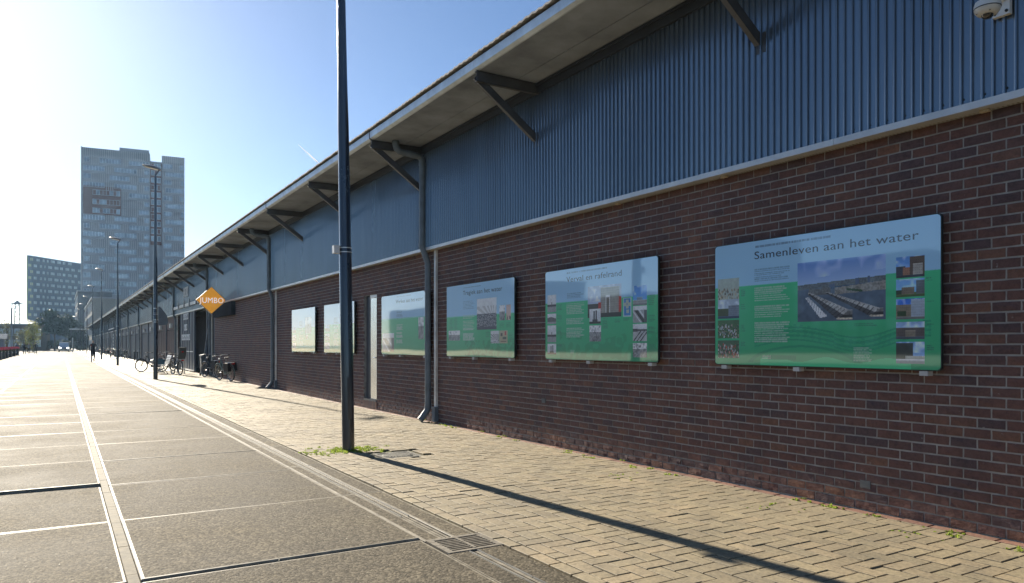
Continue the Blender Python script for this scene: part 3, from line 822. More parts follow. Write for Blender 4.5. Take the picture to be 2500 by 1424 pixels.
def ph_bw(kind):
    def fn(h, w):
        yy, xx = np.mgrid[0:1:h*1j, 0:1:w*1j]; a = .45+.25*yy; a = a*np.ones((h, w))
        if kind == 0: m = (yy < .7-.3*np.abs(xx-.4)) & (yy > .2); a[m] = .12; a[yy < .2] = .3
        if kind == 1: m = (yy < .45) & (yy > .32); a[m] = .05; a[yy <= .32] = .28; a[(np.abs(xx-.5) < .04) & (yy < .6) & (yy > .3)] = .08
        if kind == 2: m = (np.abs(xx-.42) < .06) & (yy < .85) | (np.abs(xx-.62) < .06) & (yy < .9) | (yy < .15) | (np.abs(xx-.5) < .25) & (yy < .3); a[m] = .03
        if kind == 3: m = yy < .75; a[m] = .35; d = np.abs((xx-.5)+(yy-.4)*.8); a[(d < .13) & m] = .05; a[(np.abs(d-.25) < .04) & m] = .6; a[(xx > .8) & m] = .1
        if kind == 4:
            m = yy < .6; a[m] = .4
            for q in (-.25, 0, .25): a[(np.abs(xx-.3-q-(yy)*.9) < .04) & m] = .03
            a[(yy > .55) & (yy < .75) & (xx < .35)] = .05; a[(yy > .6) & (yy < .68)] = .08
        if kind == 5: a[(yy < .6)] = .2; a *= tex(h, w, 2.2, .1, 2.0)[..., 0]
        if kind == 6:
            an = np.arctan2(yy-.2, xx-.9); a = .2+.35*(np.sin(an*26) > 0); a[(yy > .75)] = .55
        a = a*tex(h, w, 2.2, .75, 1.3)[..., 0]
        return np.clip(np.stack([a*.96, a, a*1.04], -1), 0, 1)
    return fn
def ph_harbour(h, w):
    a = np.zeros((h, w, 3)); yy, xx = np.mgrid[0:1:h*1j, 0:1:w*1j]; T1 = tex(h, w, 2.0, .35, 1.7)[..., 0]; T3 = tex(h, w, 5, .7, 1.3)[..., 0]
    hor = .62+.06*xx
    sky = np.array((.10,.22,.55))+(np.array((.30,.44,.70))-np.array((.10,.22,.55)))*np.clip(1-(yy-hor)/.35, 0, 1)[..., None]
    wat = np.array((.070,.105,.155))*(1+.6*(yy[..., None]-.3))*T3[..., None]
    a[:] = np.where((yy > hor)[..., None], sky, wat)
    cl = np.clip(smooth_noise(h, w, 14)-.55, 0, 1)*(yy > hor+.1); a += cl[..., None]*.5
    def fill(m, c): a[m] = np.array(c)*T1[m][:, None]
    fill((yy < hor) & (yy > hor-.085), (.10,.12,.13))
    fill((yy < hor-.085) & (yy > hor-.12) & (xx > .3), (.03,.07,.13))
    fill((yy < hor-.13+.05*xx) & (yy > hor-.22) & (xx > .45), (.22,.21,.19))
    fill((yy < hor-.09) & (yy > hor-.20) & (xx > .14) & (xx < .40), (.12,.125,.125))
    fill((np.abs(yy-(.50-.25*(xx-.6))) < .018) & (xx > .58) & (xx < .76), (.02,.06,.02))
    for (xa, ya, xb, yb_, wd) in ((.15,.47,.56,.11,.070), (.36,.47,.90,.13,.062)):
        t = np.clip(((xx-xa)*(xb-xa)+(yy-ya)*(yb_-ya))/((xb-xa)**2+(yb_-ya)**2), 0, 1)
        dx = xx-(xa+t*(xb-xa)); dy = yy-(ya+t*(yb_-ya)); wdt = wd*(.22+.9*t)
        inb = (np.abs(dx) < wdt*1.15) & (np.abs(dy) < wdt*1.2)
        fill(inb & (dy < -wdt*.2), (.05,.05,.055))                     # shaded walls
        fill(inb & (dy >= -wdt*.2) & (dy < wdt*.75), (.34,.34,.335))   # roofs
        rows = inb & (np.sin(t*70) > .75) & (dy < wdt*.6); a[rows] *= .35
        fill((np.abs(dx+wdt*1.15) < wdt*.16) & (np.abs(dy) < wdt*1.1), (.42,.38,.30))   # quay edge
        end = (t > .97) & inb & (dy < -wdt*.8); fill(end, (.45,.40,.32))
    for i in range(22):
        t = i/21; cx, cy = .115+.20*t, .40-.33*t; L = .022+.022*t
        m = (np.abs(xx-cx) < L) & (np.abs((yy-cy)-.30*(xx-cx)) < .005+.004*t); a[m] = (.62,.64,.67)
    for (cx, wd, ht) in ((.70,.022,.10),(.825,.014,.11),(.42,.03,.05)):
        m = (np.abs(xx-cx) < wd) & (yy > hor-.09) & (yy < hor-.09+ht); a[m] = (.06,.09,.16)
    return np.clip(a, 0, 1)
SKYC = np.array((.40,.72,1.0)); GRN = np.array((.05,.54,.24)); GRD = np.array((.025,.36,.18))
def base(p, split):
    yy, xx = np.mgrid[0:1:p.h*1j, 0:1:p.w*1j]
    p.a[:] = SKYC*(1-.12*(yy[..., None]-split))
    gm = yy < split+.006*((np.arange(p.w) % 2)[None]); g_ = GRN*(.8+.35*yy[..., None]/split)
    p.a[:] = np.where(gm[..., None], g_, p.a)
    return yy, xx
def panel_print(idx, w, h):
    p = Paint(w, h); W = (.62,.72,.66); K = (.04,.16,.13); DK = (.05,.12,.22)
    sp = (.642, .637, .56, .60, .58, .56)[idx]; yy, xx = base(p, sp)
    if idx == 0:
        # ghosted bridge in darker green
        for (off, amp_, th) in ((.235, .055, .010), (.20, .055, .008), (.17, .05, .006), (.265, .05, .006)):
            c = off+amp_*np.cos((xx-.42)*2*math.pi/.55)*np.where(xx < .60, .6, 1.05); m = (np.abs(yy-c) < th) & (xx > .22) & (xx < .97) & (yy < sp-.1); p.a[m] = GRD
        lat = (np.sin(xx*190)*np.sin(yy*160+xx*40) > .25) & (np.abs(yy-(.215+.055*np.cos((xx-.42)*2*math.pi/.55))) < .05) & (xx > .22) & (xx < .97); p.a[lat] = GRD*1.15
        arc = np.abs(np.hypot((xx-.45)/.26, (yy+.02)/.17)-1) < .05; p.a[arc & (yy > .02)] = GRD
        wt = (yy < .05+.02*np.sin(xx*25)) & (xx > .25) & (xx < .9); p.a[wt] = GRN*1.25
        sh = (yy < .08) & (yy > .045) & (xx > .29) & (xx < .43); p.a[sh] = GRD*.9
        cityc = (.30,.45,.75)
        p.put((.015,.720,.138,.544), ph_crowd((.35,.42,.38), [(.30,.26,.18),(.40,.36,.25),(.10,.09,.06)], .55))
        p.put((.015,.543,.138,.381), ph_city((.40,.50,.62), (.05,.08,.16), [(0,1,.55,(.05,.07,.03)),(.5,1,.7,(.16,.2,.26))]))
        p.put((.015,.371,.138,.218), ph_crowd((.05,.12,.05), [(.45,.5,.55),(.05,.05,.05),(.02,.08,.05),(.3,.25,.2)], .8))
        p.put((.015,.198,.138,.051), ph_crowd((.05,.10,.05), [(.42,.05,.04),(.5,.5,.5),(.03,.04,.05),(.25,.24,.24)], .85))
        x0, x1, y0, y1 = p.ix(.436,.783,.807,.338); p.a[y0:y1, x0:x1] = np.clip(ph_harbour(y1-y0, x1-x0)*1.4, 0, 1)
        p.put((.846,.747,.947,.610), ph_city((.12,.32,.75), (.04,.04,.05), [(0,.35,.55,(.04,.05,.07)),(.25,.75,.5,(.30,.15,.09)),(.5,1,.98,(.10,.07,.05)),(.6,.95,.66,(.35,.33,.3))]))
        p.put((.846,.598,.947,.481), ph_city((.20,.45,.85), (.08,.14,.03), [(0,.35,.4,(.02,.04,.02)),(.2,.65,.55,(.17,.14,.10)),(.72,1,.9,(.10,.12,.13))]))
        p.put((.846,.467,.947,.334), ph_city((.04,.18,.72), (.20,.2,.2), [(0,.62,.72,(.20,.17,.12)),(.55,1,.98,(.32,.38,.46))], .22))
        p.put((.846,.316,.947,.200), ph_city((.28,.45,.72), (.08,.10,.14), [(0,1,.7,(.09,.075,.07)),(.35,.7,.55,(.20,.17,.13))]))
        p.put((.846,.181,.947,.039), ph_city((.22,.40,.70), (.45,.48,.5), [(0,.6,.95,(.035,.045,.04)),(.35,1,.38,(.35,.37,.36)),(0,1,.22,(.5,.52,.55))]))
        p.lines((.221,.775,.40,.668), 7, DK, amt=.55); p.lines((.221,.626,.40,.18), 27, W, skip=(7,8,15,16), amt=.72)
        p.lines((.682,.145,.755,.045), 9, W, amt=.6); p.lines((.261,.085,.31,.048), 3, W, amt=.6)
        for (a, b_, n) in ((.62,.56,4),(.50,.45,3),(.33,.27,4),(.19,.15,3)): p.lines((.147,a,.172,b_), n, K, amt=.6)
        for (a, b_, n) in ((.585,.575,1),(.45,.44,1),(.30,.29,1),(.165,.125,3)): p.lines((.954,a,.978,b_), n, K, amt=.8)
        p.lines((.685,.315,.775,.29), 2, K, amt=.6); p.lines((.952,.60,.975,.59), 1, K)
        p.lines((.225,.962,.585,.935), 1, (.06,.10,.20), amt=.75, ragged=0)
    if idx == 1:
        m = (yy < .26+.04*np.sin(xx*9)) & (smooth_noise(p.h, p.w, 9) > .42) & (xx > .15); p.a[m] = p.a[m]*.82
        for b_, k in (((.021,.733,.115,.532), 1), ((.021,.52,.115,.40), 0), ((.021,.383,.115,.191), 1), ((.021,.174,.115,.051), 2), ((.442,.368,.545,.199), 5), ((.813,.538,.921,.378), 3), ((.813,.366,.921,.20), 4), ((.813,.182,.921,.041), 5)): p.put(b_, ph_bw(k))
        p.put((.426,.78,.718,.446), ph_city((.42,.50,.66), (.03,.03,.02), [(0,1,.45,(.05,.05,.045)),(.40,.95,.93,(.28,.27,.24)),(.55,.68,.70,(.75,.75,.75)),(.575,.655,.62,(.15,.13,.10)),(.93,1,.62,(.5,.05,.03)),(.33,.42,.48,(.45,.05,.04))]))
        p.put((.442,.539,.543,.382), ph_bw(2)); p.rect((.735,.629,.799,.444), (.6,.72,.8)); p.rect((.740,.622,.794,.451), (.05,.26,.62))
        for (a, b_) in ((.767,.59),(.752,.56),(.782,.56),(.767,.54),(.770,.49)): p.rect((a-.012,b_+.02,a+.010,b_-.015), (.55,.62,.5))
        p.put((.813,.739,.921,.544), ph_city((.12,.34,.78), (.30,.33,.33), [(.3,.7,.45,(.2,.3,.4)),(0,1,.30,(.30,.32,.32))]))
        p.lines((.226,.733,.394,.67), 4, DK, amt=.5); p.lines((.222,.622,.394,.241), 21, W, skip=(7,8,13,14), amt=.8)
        for (x_, a, b_, n) in ((.125,.62,.55,5),(.125,.50,.42,5),(.125,.37,.26,9),(.125,.17,.08,7),(.56,.44,.33,7),(.665,.43,.39,3),(.735,.43,.40,3),(.932,.64,.54,6),(.932,.45,.38,5),(.932,.34,.27,5),(.932,.17,.09,7)): p.lines((x_,a,x_+.05,b_), n, K, amt=.6)
        p.lines((.225,.966,.60,.945), 1, (.07,.11,.20), amt=.7, ragged=0); p.lines((.26,.11,.30,.07), 3, W, amt=.6)
    if idx == 2:
        m = (yy < .22) & (xx > .3) & (smooth_noise(p.h, p.w, 3) > .5); p.a[m] = p.a[m]*.75
        def fn(h, w):
            a = ph_bw(6)(h, w)*.6+.35; n = int(h*.52); a[:n] = np.array((.03,.04,.07)); sp_ = rng.random((n, w)) > .72; a[:n][sp_] = (.35,.36,.38); a[:int(h*.1)] = (.05,.06,.09); return a
        p.put((.487,.779,.77,.36), fn); p.put((.806,.666,.882,.471), ph_bw(5)); p.put((.90,.67,.959,.471), ph_crowd((.55,.40,.34), [(.6,.5,.42),(.1,.08,.08)], .3))
        p.put((.687,.343,.798,.183), ph_bw(6)); p.rect((.806,.345,.915,.182), (.55,.50,.32)); p.rect((.82,.31,.85,.27), (.05,.05,.04)); p.rect((.875,.335,.90,.28), (.5,.06,.05)); p.rect((.85,.265,.90,.235), (.06,.12,.10)); p.rect((.82,.21,.90,.20), (.1,.03,.02))
        p.put((.033,.36,.222,.227), ph_bw(5)); p.lines((.273,.77,.451,.655), 6, DK, amt=.45); p.lines((.273,.584,.451,.224), 18, W, skip=(3,11,12), amt=.8)
        p.lines((.278,.963,.55,.948), 1, (.08,.12,.2), amt=.6, ragged=0)
        for (x_, a, b_, n) in ((.05,.54,.38,8),(.12,.54,.38,8),(.81,.45,.38,4),(.90,.45,.38,4),(.93,.32,.2,7),(.62,.34,.26,5)): p.lines((x_,a,x_+.06,b_), n, K, amt=.5)
    if idx == 3:
        p.put((.02,.36,.30,.04), ph_bw(3)); p.put((.83,.60,.93,.25), ph_bw(5)); p.lines((.36,.72,.50,.60), 6, DK, amt=.4); p.lines((.36,.50,.50,.18), 16, W, skip=(5,11), amt=.8)
        p.lines((.36,.965,.68,.948), 1, (.08,.12,.2), amt=.5, ragged=0)
    if idx >= 4:
        p.lines((.35,.72,.50,.60), 6, DK, amt=.4); p.lines((.35,.55,.52,.15), 17, W, skip=(5,11), amt=.7)
        p.put((.02,.58,.2,.44), ph_city((.2,.35,.6), (.2,.2,.2), [(0,1,.6,(.15,.15,.13))])); p.put((.02,.40,.2,.26), ph_bw(0)); p.put((.02,.22,.2,.08), ph_bw(1))
        p.put((.60,.78,.85,.42), ph_bw(3 if idx == 4 else 5)); p.put((.62,.40,.72,.30), ph_bw(5))
    return np.clip(p.a, 0, 1)
def text_mesh(s_, size, mats):
    cu = bpy.data.curves.new('t', 'FONT'); cu.body = s_; cu.size = size; cu.extrude = 0.0003; cu.resolution_u = 4; cu.offset = 0; cu.space_character = 1.04
    o = bpy.data.objects.new('t', cu); C.objects.link(o); dg = bpy.context.evaluated_depsgraph_get(); dg.update()
    me = bpy.data.meshes.new_from_object(o.evaluated_get(dg)); bpy.data.objects.remove(o); bpy.data.curves.remove(cu)
    me.materials.clear(); me.materials.append(mats); return me
def fit_text(me, w, h=None):
    n = len(me.vertices); co = np.empty(n*3); me.vertices.foreach_get('co', co); co = co.reshape(-1, 3)
    mn, mx = co.min(0), co.max(0); co[:, 0] = (co[:, 0]-mn[0])*w/(mx[0]-mn[0])
    if h: co[:, 1] = co[:, 1]*h
    return co
TITLES = ['Samenleven aan het water', 'Verval en rafelrand', 'Tragiek aan het water', 'Werken aan het water', None, None]
SUBT = ['Geschiedenis van het Oostelijk Havengebied - vanaf 1990', None, None, None, None, None]
TB = [(.223, .923, .850), (.222, .72, .851), (.273, .842, .849), (.34, .92, .85), None, None]
PLAB = ['nearest glossy information panel, titled Samenleven aan het water, with an aerial harbour photo',
        'glossy information panel titled Verval en rafelrand, second from the right', 'glossy information panel titled Tragiek aan het water, right of the near downpipe',
        'glossy information panel between the steel door and the near downpipe, reflecting pale sky', 'glossy information panel partly hidden behind the nearest lamp post',
        'leftmost and farthest glossy information panel on the brick wall']
M_FRAME = mat('dark_panel_edge', (.035,.045,.045), .4, metal=.3)
XP = 6.13; PZ0, PZ1 = 1.283, 2.580
for i, (ya, yb_) in enumerate(PAN):
    t = thing('information_panel', PLAB[i], 'information panel', (XP, (ya+yb_)/2, PZ0), 0, 'information panels on the brick wall')
    w_ = yb_-ya; h_ = PZ1-PZ0
    def rr_poly(w, h, r_, n=5):
        P = []
        for cx, cy, a0 in ((w-r_, r_, -90), (w-r_, h-r_, 0), (r_, h-r_, 90), (r_, r_, 180)):
            for k in range(n+1): a = R(a0+90*k/n); P.append((cx+r_*math.cos(a), cy+r_*math.sin(a)))
        return P
    f = MB(); f.prism(rr_poly(w_, h_, .035), lambda a, b, c: (c, ya+a, PZ0+b), XP+.0012, XP+.028); f.prism(rr_poly(w_-.06, h_-.06, .02), lambda a, b, c: (c, ya+.03+a, PZ0+.03+b), XP+.028, XP+.06)
    f.build('panel_body', M_FRAME, t)
    res = (.0055, .0075, .013, .02, .03, .03)[i]; nw, nh = int(w_/res), int(h_/res); arr = panel_print(i, nw, nh)
    e = .008; ys = yb_-e-(w_-2*e)*np.linspace(0, 1, nw+1); zs = PZ0+e+(h_-2*e)*np.linspace(0, 1, nh+1)
    Y, Z = np.meshgrid(ys, zs); v = np.stack([np.full(Y.shape, XP), Y, Z], -1).reshape(-1, 3)
    # round the corners of the sheet
    me = bpy.data.meshes.new('print'); I, J = np.meshgrid(np.arange(nh), np.arange(nw), indexing='ij'); a0 = I*(nw+1)+J
    fc = np.stack([a0, a0+nw+1, a0+nw+2, a0+1], -1).reshape(-1, 4)[:, ::-1]
    cyy = (ys[:-1]+ys[1:])/2; czz = (zs[:-1]+zs[1:])/2; CY, CZ = np.meshgrid(cyy, czz); rc = .035
    dy_ = np.maximum(np.abs(CY-(ya+yb_)/2)-(w_/2-e-rc), 0); dz_ = np.maximum(np.abs(CZ-(PZ0+PZ1)/2)-(h_/2-e-rc), 0)
    keep = (np.hypot(dy_, dz_) < rc).reshape(-1)
    fc = fc[keep][:, ::-1]
    me.vertices.add(len(v)); me.vertices.foreach_set('co', v.ravel()); nf = len(fc)
    me.loops.add(nf*4); me.loops.foreach_set('vertex_index', fc.ravel().astype(np.int32)); me.polygons.add(nf)
    me.polygons.foreach_set('loop_start', (np.arange(nf)*4).astype(np.int32))
    me.update(calc_edges=True)
    at = me.attributes.new('print', 'FLOAT_COLOR', 'FACE'); col = np.ones((nf, 4)); col[:, :3] = arr.reshape(-1, 3)[keep]; at.data.foreach_set('color', col.ravel())
    me.materials.append(M_PRINT); me.flip_normals() if me.polygons[0].normal.x > 0 else None
    place('print', me, t)
    if TITLES[i]:
        me2 = text_mesh(TITLES[i], .12, M_INK); u0, u1, vb = TB[i]; co = fit_text(me2, (u1-u0)*w_, .92)
        nc = np.stack([np.full(len(co), XP-.0012)-co[:, 2], yb_-u0*w_-co[:, 0], PZ0+vb*h_+co[:, 1]], -1)
        me2.vertices.foreach_set('co', nc.ravel()); me2.update(); place('title', me2, t)
    for cx in (.055, .43, .94):
        b = MB(); yc = yb_-cx*w_; b.box(XP-.004, XP+.075, yc-.035, yc+.035, PZ0-.042, PZ0-.003); b.build('clip', mat('pale_grey_clip', (.55,.56,.55), .5), t)

# ================================================================= SECURITY CAMERA
t = thing('security_camera', 'white dome security camera hanging from a wall bracket on the cladding, top right corner', 'security camera', (5.9, 2.8, 3.9))
b = MB(); b.box(6.03, 6.068, 2.755, 2.875, 3.975, 4.30); b.build('wall_plate', M_WHITE, t)
b = MB()
for yy in (2.775, 2.855):
    b.tube([(6.022, yy, 4.0), (6.03, yy, 4.0)], .011, 8)
b.build('bolt', M_BLACK, t)
b = MB(); b.tube([(6.03,2.815,4.10),(5.98,2.815,4.13),(5.90,2.80,4.23),(5.82,2.785,4.27),(5.74,2.765,4.24),(5.70,2.75,4.16),(5.70,2.75,3.985)], [.04,.035,.028,.026,.026,.03,.034], 14); b.build('arm', M_WHITE, t, smooth=True)
b = MB(); b.lathe([(.035,.075),(.05,.055),(.076,.045),(.086,.02),(.086,.0)], (5.70,2.75,3.93), 28); dm_ = b.build('housing', M_WHITE, t, smooth=True)
b = MB(); b.lathe([(.087,-.001),(.087,-.006)], (5.70,2.75,3.93), 28); b.build('seam', M_STEEL, t)
b = MB(); b.lathe([(.084,-.007),(.080,-.025),(.066,-.045),(.045,-.056)], (5.70,2.75,3.93), 28); b.build('dome', mat('ivory_plastic', (.62,.61,.56), .35), t, smooth=True)
b = MB(); b.lathe([(.040,-.052),(.036,-.068),(.022,-.080),(.004,-.084)], (5.69,2.745,3.93), 20); b.build('lens', mat('smoked_lens', (.02,.02,.02), .08, coat=1), t, smooth=True)
for a in (-.05, .0, .05):
    b = MB(); b.lathe([(.005,-.040),(.004,-.043)], (5.70-.058, 2.75+a*.9, 3.928), 8); b.build('sensor', M_BLACK, t)

# ================================================================= DIAMOND SIGN
M_ORANGE = mat('orange_face_sun_glow', (.90,.40,.05), .35, var=.08, vs=3, emis=.16)  # emission stands in for sunlight coming through the sign from behind
t = thing('shop_sign', 'orange diamond shaped hanging sign reading JUMBO, projecting from the warehouse wall', 'sign', (5.53, 34, 3.4))
cx, cz, hw, hh = 5.53, 3.42, .62, .60
b = MB(); b.prism([(cx-hw,cz),(cx,cz-hh),(cx+hw,cz),(cx,cz+hh)], lambda u_, v_, w_: (u_, w_, v_), 33.97, 34.05); b.build('sign_box', mat('cream_sign_edge', (.70,.67,.58), .5), t)
b = MB(); s_ = .955
b.prism([(cx-hw,cz),(cx,cz-hh),(cx+hw,cz),(cx,cz+hh)], lambda u_, v_, w_: (u_, w_, v_), 33.955, 33.969); b.build('sign_rim', M_STEEL, t)
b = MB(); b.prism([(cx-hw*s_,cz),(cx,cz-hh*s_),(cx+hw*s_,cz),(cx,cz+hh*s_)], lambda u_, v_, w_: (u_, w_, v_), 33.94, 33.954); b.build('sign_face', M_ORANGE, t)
for (dx, dz, yy, mm) in ((.012,-.014,33.933,M_BLACK),(0,0,33.926,mat('pinkish_white_letters_glow', (.95,.82,.78), .5, emis=.28))):  # added emission brightens the white letters, which lie in shade
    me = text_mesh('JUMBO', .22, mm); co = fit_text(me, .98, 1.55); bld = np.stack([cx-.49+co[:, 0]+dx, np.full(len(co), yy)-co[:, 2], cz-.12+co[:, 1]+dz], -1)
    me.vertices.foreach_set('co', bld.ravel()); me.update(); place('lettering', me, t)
b = MB(); b.tube([(6.05,34.07,3.42),(6.15,34.07,3.42)], .03, 8); b.tube([(5.53,34.07,2.84),(5.53,34.07,2.72)], .02, 6); b.build('mount', M_STEEL, t)

# ================================================================= BICYCLES
M_BIKE = mat('black_bike_paint', (.02,.022,.026), .3, coat=.4); M_TYRE = mat('tyre_rubber', (.02,.02,.021), .7); M_SAD = mat('saddle_vinyl', (.025,.022,.02), .5)
M_GREYB = mat('grey_green_bike_paint', (.16,.22,.20), .4); M_ALU = mat('alu_bike_parts', (.55,.55,.55), .35, metal=.8)
def make_bike(label, loc, rz, frame=M_BIKE, rack=True, bag=False, lean=0., seat=False, light=True):
    """local frame: +x forward, rear wheel at 0, front at 1.08"""
    root = thing('bicycle', label, 'bicycle', loc, rz); root.rotation_euler = (lean, 0, rz)
    B = lambda mb, n, m, p=None: mb.build(n, m, p or root, smooth=True, world=False)
    for wx in (0, 1.08):
        w = MB(); w.ring((wx,0,.35), .333, .026, (0,1,0), 28, 7); wo = B(w, 'wheel', M_TYRE)
        w = MB(); w.ring((wx,0,.35), .305, .012, (0,1,0), 24, 5); B(w, 'rim', M_ALU, wo)
        w = MB()
        for k in range(14):
            a = 2*math.pi*k/14; w.tube([(wx+.02*math.cos(a+1), .02*(-1)**k, .35+.02*math.sin(a+1)), (wx+.30*math.cos(a), 0, .35+.30*math.sin(a))], .0028, 3)
        B(w, 'spokes', M_ALU, wo)
        w = MB(); w.tube([(wx,-.05,.35),(wx,.05,.35)], .028, 8); B(w, 'hub', M_ALU, wo)
        a0, a1 = (R(20), R(200)) if wx == 0 else (R(40), R(170))
        w = MB(); w.tube([(wx+.372*math.cos(a0+(a1-a0)*k/10), 0, .35+.372*math.sin(a0+(a1-a0)*k/10)) for k in range(11)], .022, 5); B(w, 'mudguard', frame)
    f = MB(); bb = (.46,0,.29); st_ = (.29,0,.84); hb = (.86,0,.62); ht = (.80,0,.88)
    f.tube([bb, st_], .022); f.tube([bb, hb], .026); f.tube([(.33,0,.72),(.60,0,.62),ht], .021); f.tube([hb, ht], .02)
    for s in (-1, 1):
        f.tube([(0,.05*s,.35),(.44,.035*s,.29)], .010, 6); f.tube([(0,.05*s,.35),(.31,.02*s,.76)], .009, 6)
    B(f, 'frame', frame)
    f = MB()
    for s in (-1, 1): f.tube([(1.08,.05*s,.35),(.93,.05*s,.66),(.86,0,.68)], .012, 6)
    B(f, 'fork', frame)
    f = MB(); f.tube([ht,(.775,0,1.05)], .014, 6); f.tube([(.775,0,1.05),(.80,.12,1.07),(.74,.26,1.08),(.56,.30,1.06)], .012, 6); f.tube([(.775,0,1.05),(.80,-.12,1.07),(.74,-.26,1.08),(.56,-.30,1.06)], .012, 6)
    ho = B(f, 'handlebar', M_ALU)
    f = MB()
    for s in (-1, 1): f.tube([(.66,.285*s,1.07),(.54,.305*s,1.058)], .019, 6)
    B(f, 'grip', M_BLACK, ho)
    f = MB(); f.tube([(.86,0,.90),(.93,0,.90)], [.03,.045], 10); B(f, 'headlight', M_ALU)
    f = MB(); f.tube([(.29,0,.82),(.275,0,.95)], .012, 6); B(f, 'seat_post', M_ALU)
    f = MB(); vs = []
    for (x, w, z) in ((.12,.07,.985),(.18,.105,1.0),(.27,.085,.99),(.36,.035,.985),(.41,.015,.975)):
        vs += [(x,-w,z-.035),(x,-w*.7,z),(x,w*.7,z),(x,w,z-.035)]
    f.add(vs, [(4*i+k, 4*i+(k+1)%4, 4*i+4+(k+1)%4, 4*i+4+k) for i in range(4) for k in range(4)]+[(0,1,2,3),(16,17,18,19)]); B(f, 'saddle', M_SAD)
    f = MB(); f.box(.05,.60,-.075,-.05,.26,.40); B(f, 'chain_case', frame)
    f = MB(); f.tube([(.46,-.09,.29),(.50,-.09,.13)], .009, 5); f.tube([(.46,.09,.29),(.42,.09,.45)], .009, 5); f.box(.46,.55,-.19,-.09,.115,.135); f.box(.37,.46,.09,.19,.44,.46); f.tube([(.46,-.09,.29),(.46,.09,.29)], .02, 8); B(f, 'pedals', M_ALU)
    if rack:
        f = MB()
        for s in (-1, 1): f.tube([(.22,.06*s,.78),(-.28,.065*s,.76)], .008, 5); f.tube([(-.20,.06*s,.76),(0,.06*s,.36)], .006, 5)
        for q in (-.25,-.1,.08): f.tube([(q,-.06,.77),(q,.06,.77)], .006, 5)
        B(f, 'rack', M_ALU)
        f = MB(); f.box(-.36,-.30,-.055,.055,.70,.76); B(f, 'rear_light', M_RED)
    f = MB(); f.tube([(.06,.06,.30),(-.05,.20,.02)], .009, 5); B(f, 'kickstand', M_ALU)
    if bag:
        f = MB()
        for s in (-1, 1): f.box(-.22,.16,.075*s if s > 0 else -.20,.20*s if s > 0 else -.075,.42,.76)
        B(f, 'pannier', M_BLACK)
    if seat:
        f = MB(); f.prism([(.14,.80),(-.18,.80),(-.30,1.02),(-.36,1.36),(-.30,1.38),(-.22,1.06),(-.12,.90),(.12,.90)], lambda u_, v_, w_: (u_, w_, v_), -.17, .17)
        so = B(f, 'child_seat', mat('dark_grey_shell', (.05,.06,.065), .45))
        f = MB(); f.box(-.385,-.355,-.03,.06,1.12,1.18); B(f, 'reflector', M_RED, so)
    return root
def heading(a, b): return math.atan2(b[1]-a[1], b[0]-a[0])
def bike_at(label, rear, front, **kw): return make_bike(label, (rear[0], rear[1], 0), heading(rear, front), **kw)
bike_at('black bicycle with front wheel turned left, standing left of the second lamp post', (4.70,44.8), (3.89,45.25), rack=False)
bike_at('dark bicycle with a grey child seat, parked behind the white bench', (5.02,39.7), (4.80,40.8), seat=True)
bike_at('dark bicycle with red rear light, standing upright beside the warehouse corner', (6.0,35.6), (5.68,36.6), bag=True, lean=R(2))
bike_at('grey green bicycle leaning at the wall, rightmost of the two by the brick end', (5.98,32.0), (5.70,33.05), frame=M_GREYB, bag=True, lean=R(-6))
bike_at('black bicycle standing behind the bench near the dark red doors', (5.5,46.6), (5.0,47.4), rack=True)
BL_ = ['leftmost far parked bicycle by the kerb', 'far parked bicycle with grey frame beside the wall', 'dark bicycle parked alone near the fourth lamp post', 'far parked bicycle with rack near the grey doors', 'far black bicycle parked closest behind the fifth lamp post', 'far bicycle parked by the last grey doors']
for i, (x, y, a) in enumerate(((4.5,84.5,.3),(5.3,104,1.2),(5.2,112,1.0),(4.9,124,.8),(5.2,131,1.3),(4.8,142,.6))):
    make_bike(BL_[i], (x,y,0), a, frame=M_BIKE if i % 2 else M_GREYB, bag=(i == 2))

# ================================================================= BENCH, CRATE, BIN, BOLLARDS, HOOPS
t = thing('bench', 'white slatted metal bench with high curved back and black legs, in front of the bicycles', 'bench', (4.5, 42.3, 0))
prof = [(4.12,.42),(4.16,.46),(4.35,.45),(4.55,.44),(4.66,.47),(4.72,.58),(4.77,.74),(4.82,.90),(4.84,.95)]
M_BEN = mat('white_bench_metal', (.72,.72,.70), .4)
for k in range(len(prof)-1):
    a, b_ = prof[k], prof[k+1]; d = Vector((b_[0]-a[0], 0, b_[1]-a[1])); n = max(1, round(d.length/.07))
    for q in range(n):
        c0 = Vector((a[0],0,a[1]))+d*((q+.5)/n); s = MB(); s.obox((c0.x, 42.3, c0.z), (.05, 1.7, .014), Euler((0, -math.atan2(d.z, d.x), 0))); s.build('slat', M_BEN, t)
for yy in (41.6, 43.0):
    s = MB(); s.tube([(4.20,yy,.43),(4.28,yy,.28),(4.40,yy,.22),(4.52,yy,.30),(4.60,yy,.43)], .018, 6); s.tube([(4.30,yy,.27),(4.16,yy,.0)], .018, 6); s.tube([(4.50,yy,.27),(4.68,yy,.0)], .018, 6); s.tube([(4.64,yy,.45),(4.74,yy,.60),(4.85,yy,.95)], .016, 6)
    s.build('leg', M_BLACK, t)
t = thing('crate', 'dark teal plastic crate standing on the white bench', 'crate', (4.35, 42.7, .47))
b = MB(); M_CR = mat('dark_teal_plastic', (.03,.09,.12), .4)
b.box(4.16,4.58,42.35,43.05,.47,.49)
for a in ((4.14,4.16,42.33,43.07),(4.58,4.60,42.33,43.07),(4.16,4.58,42.33,42.35),(4.16,4.58,43.05,43.07)): b.box(*a,.47,.74)
b.build('shell', M_CR, t); b = MB()
for a in ((4.12,4.62,42.31,42.33),(4.12,4.62,43.07,43.09),(4.12,4.14,42.33,43.07),(4.60,4.62,42.33,43.07)): b.box(*a,.71,.75)
b.build('rim', M_CR, t)
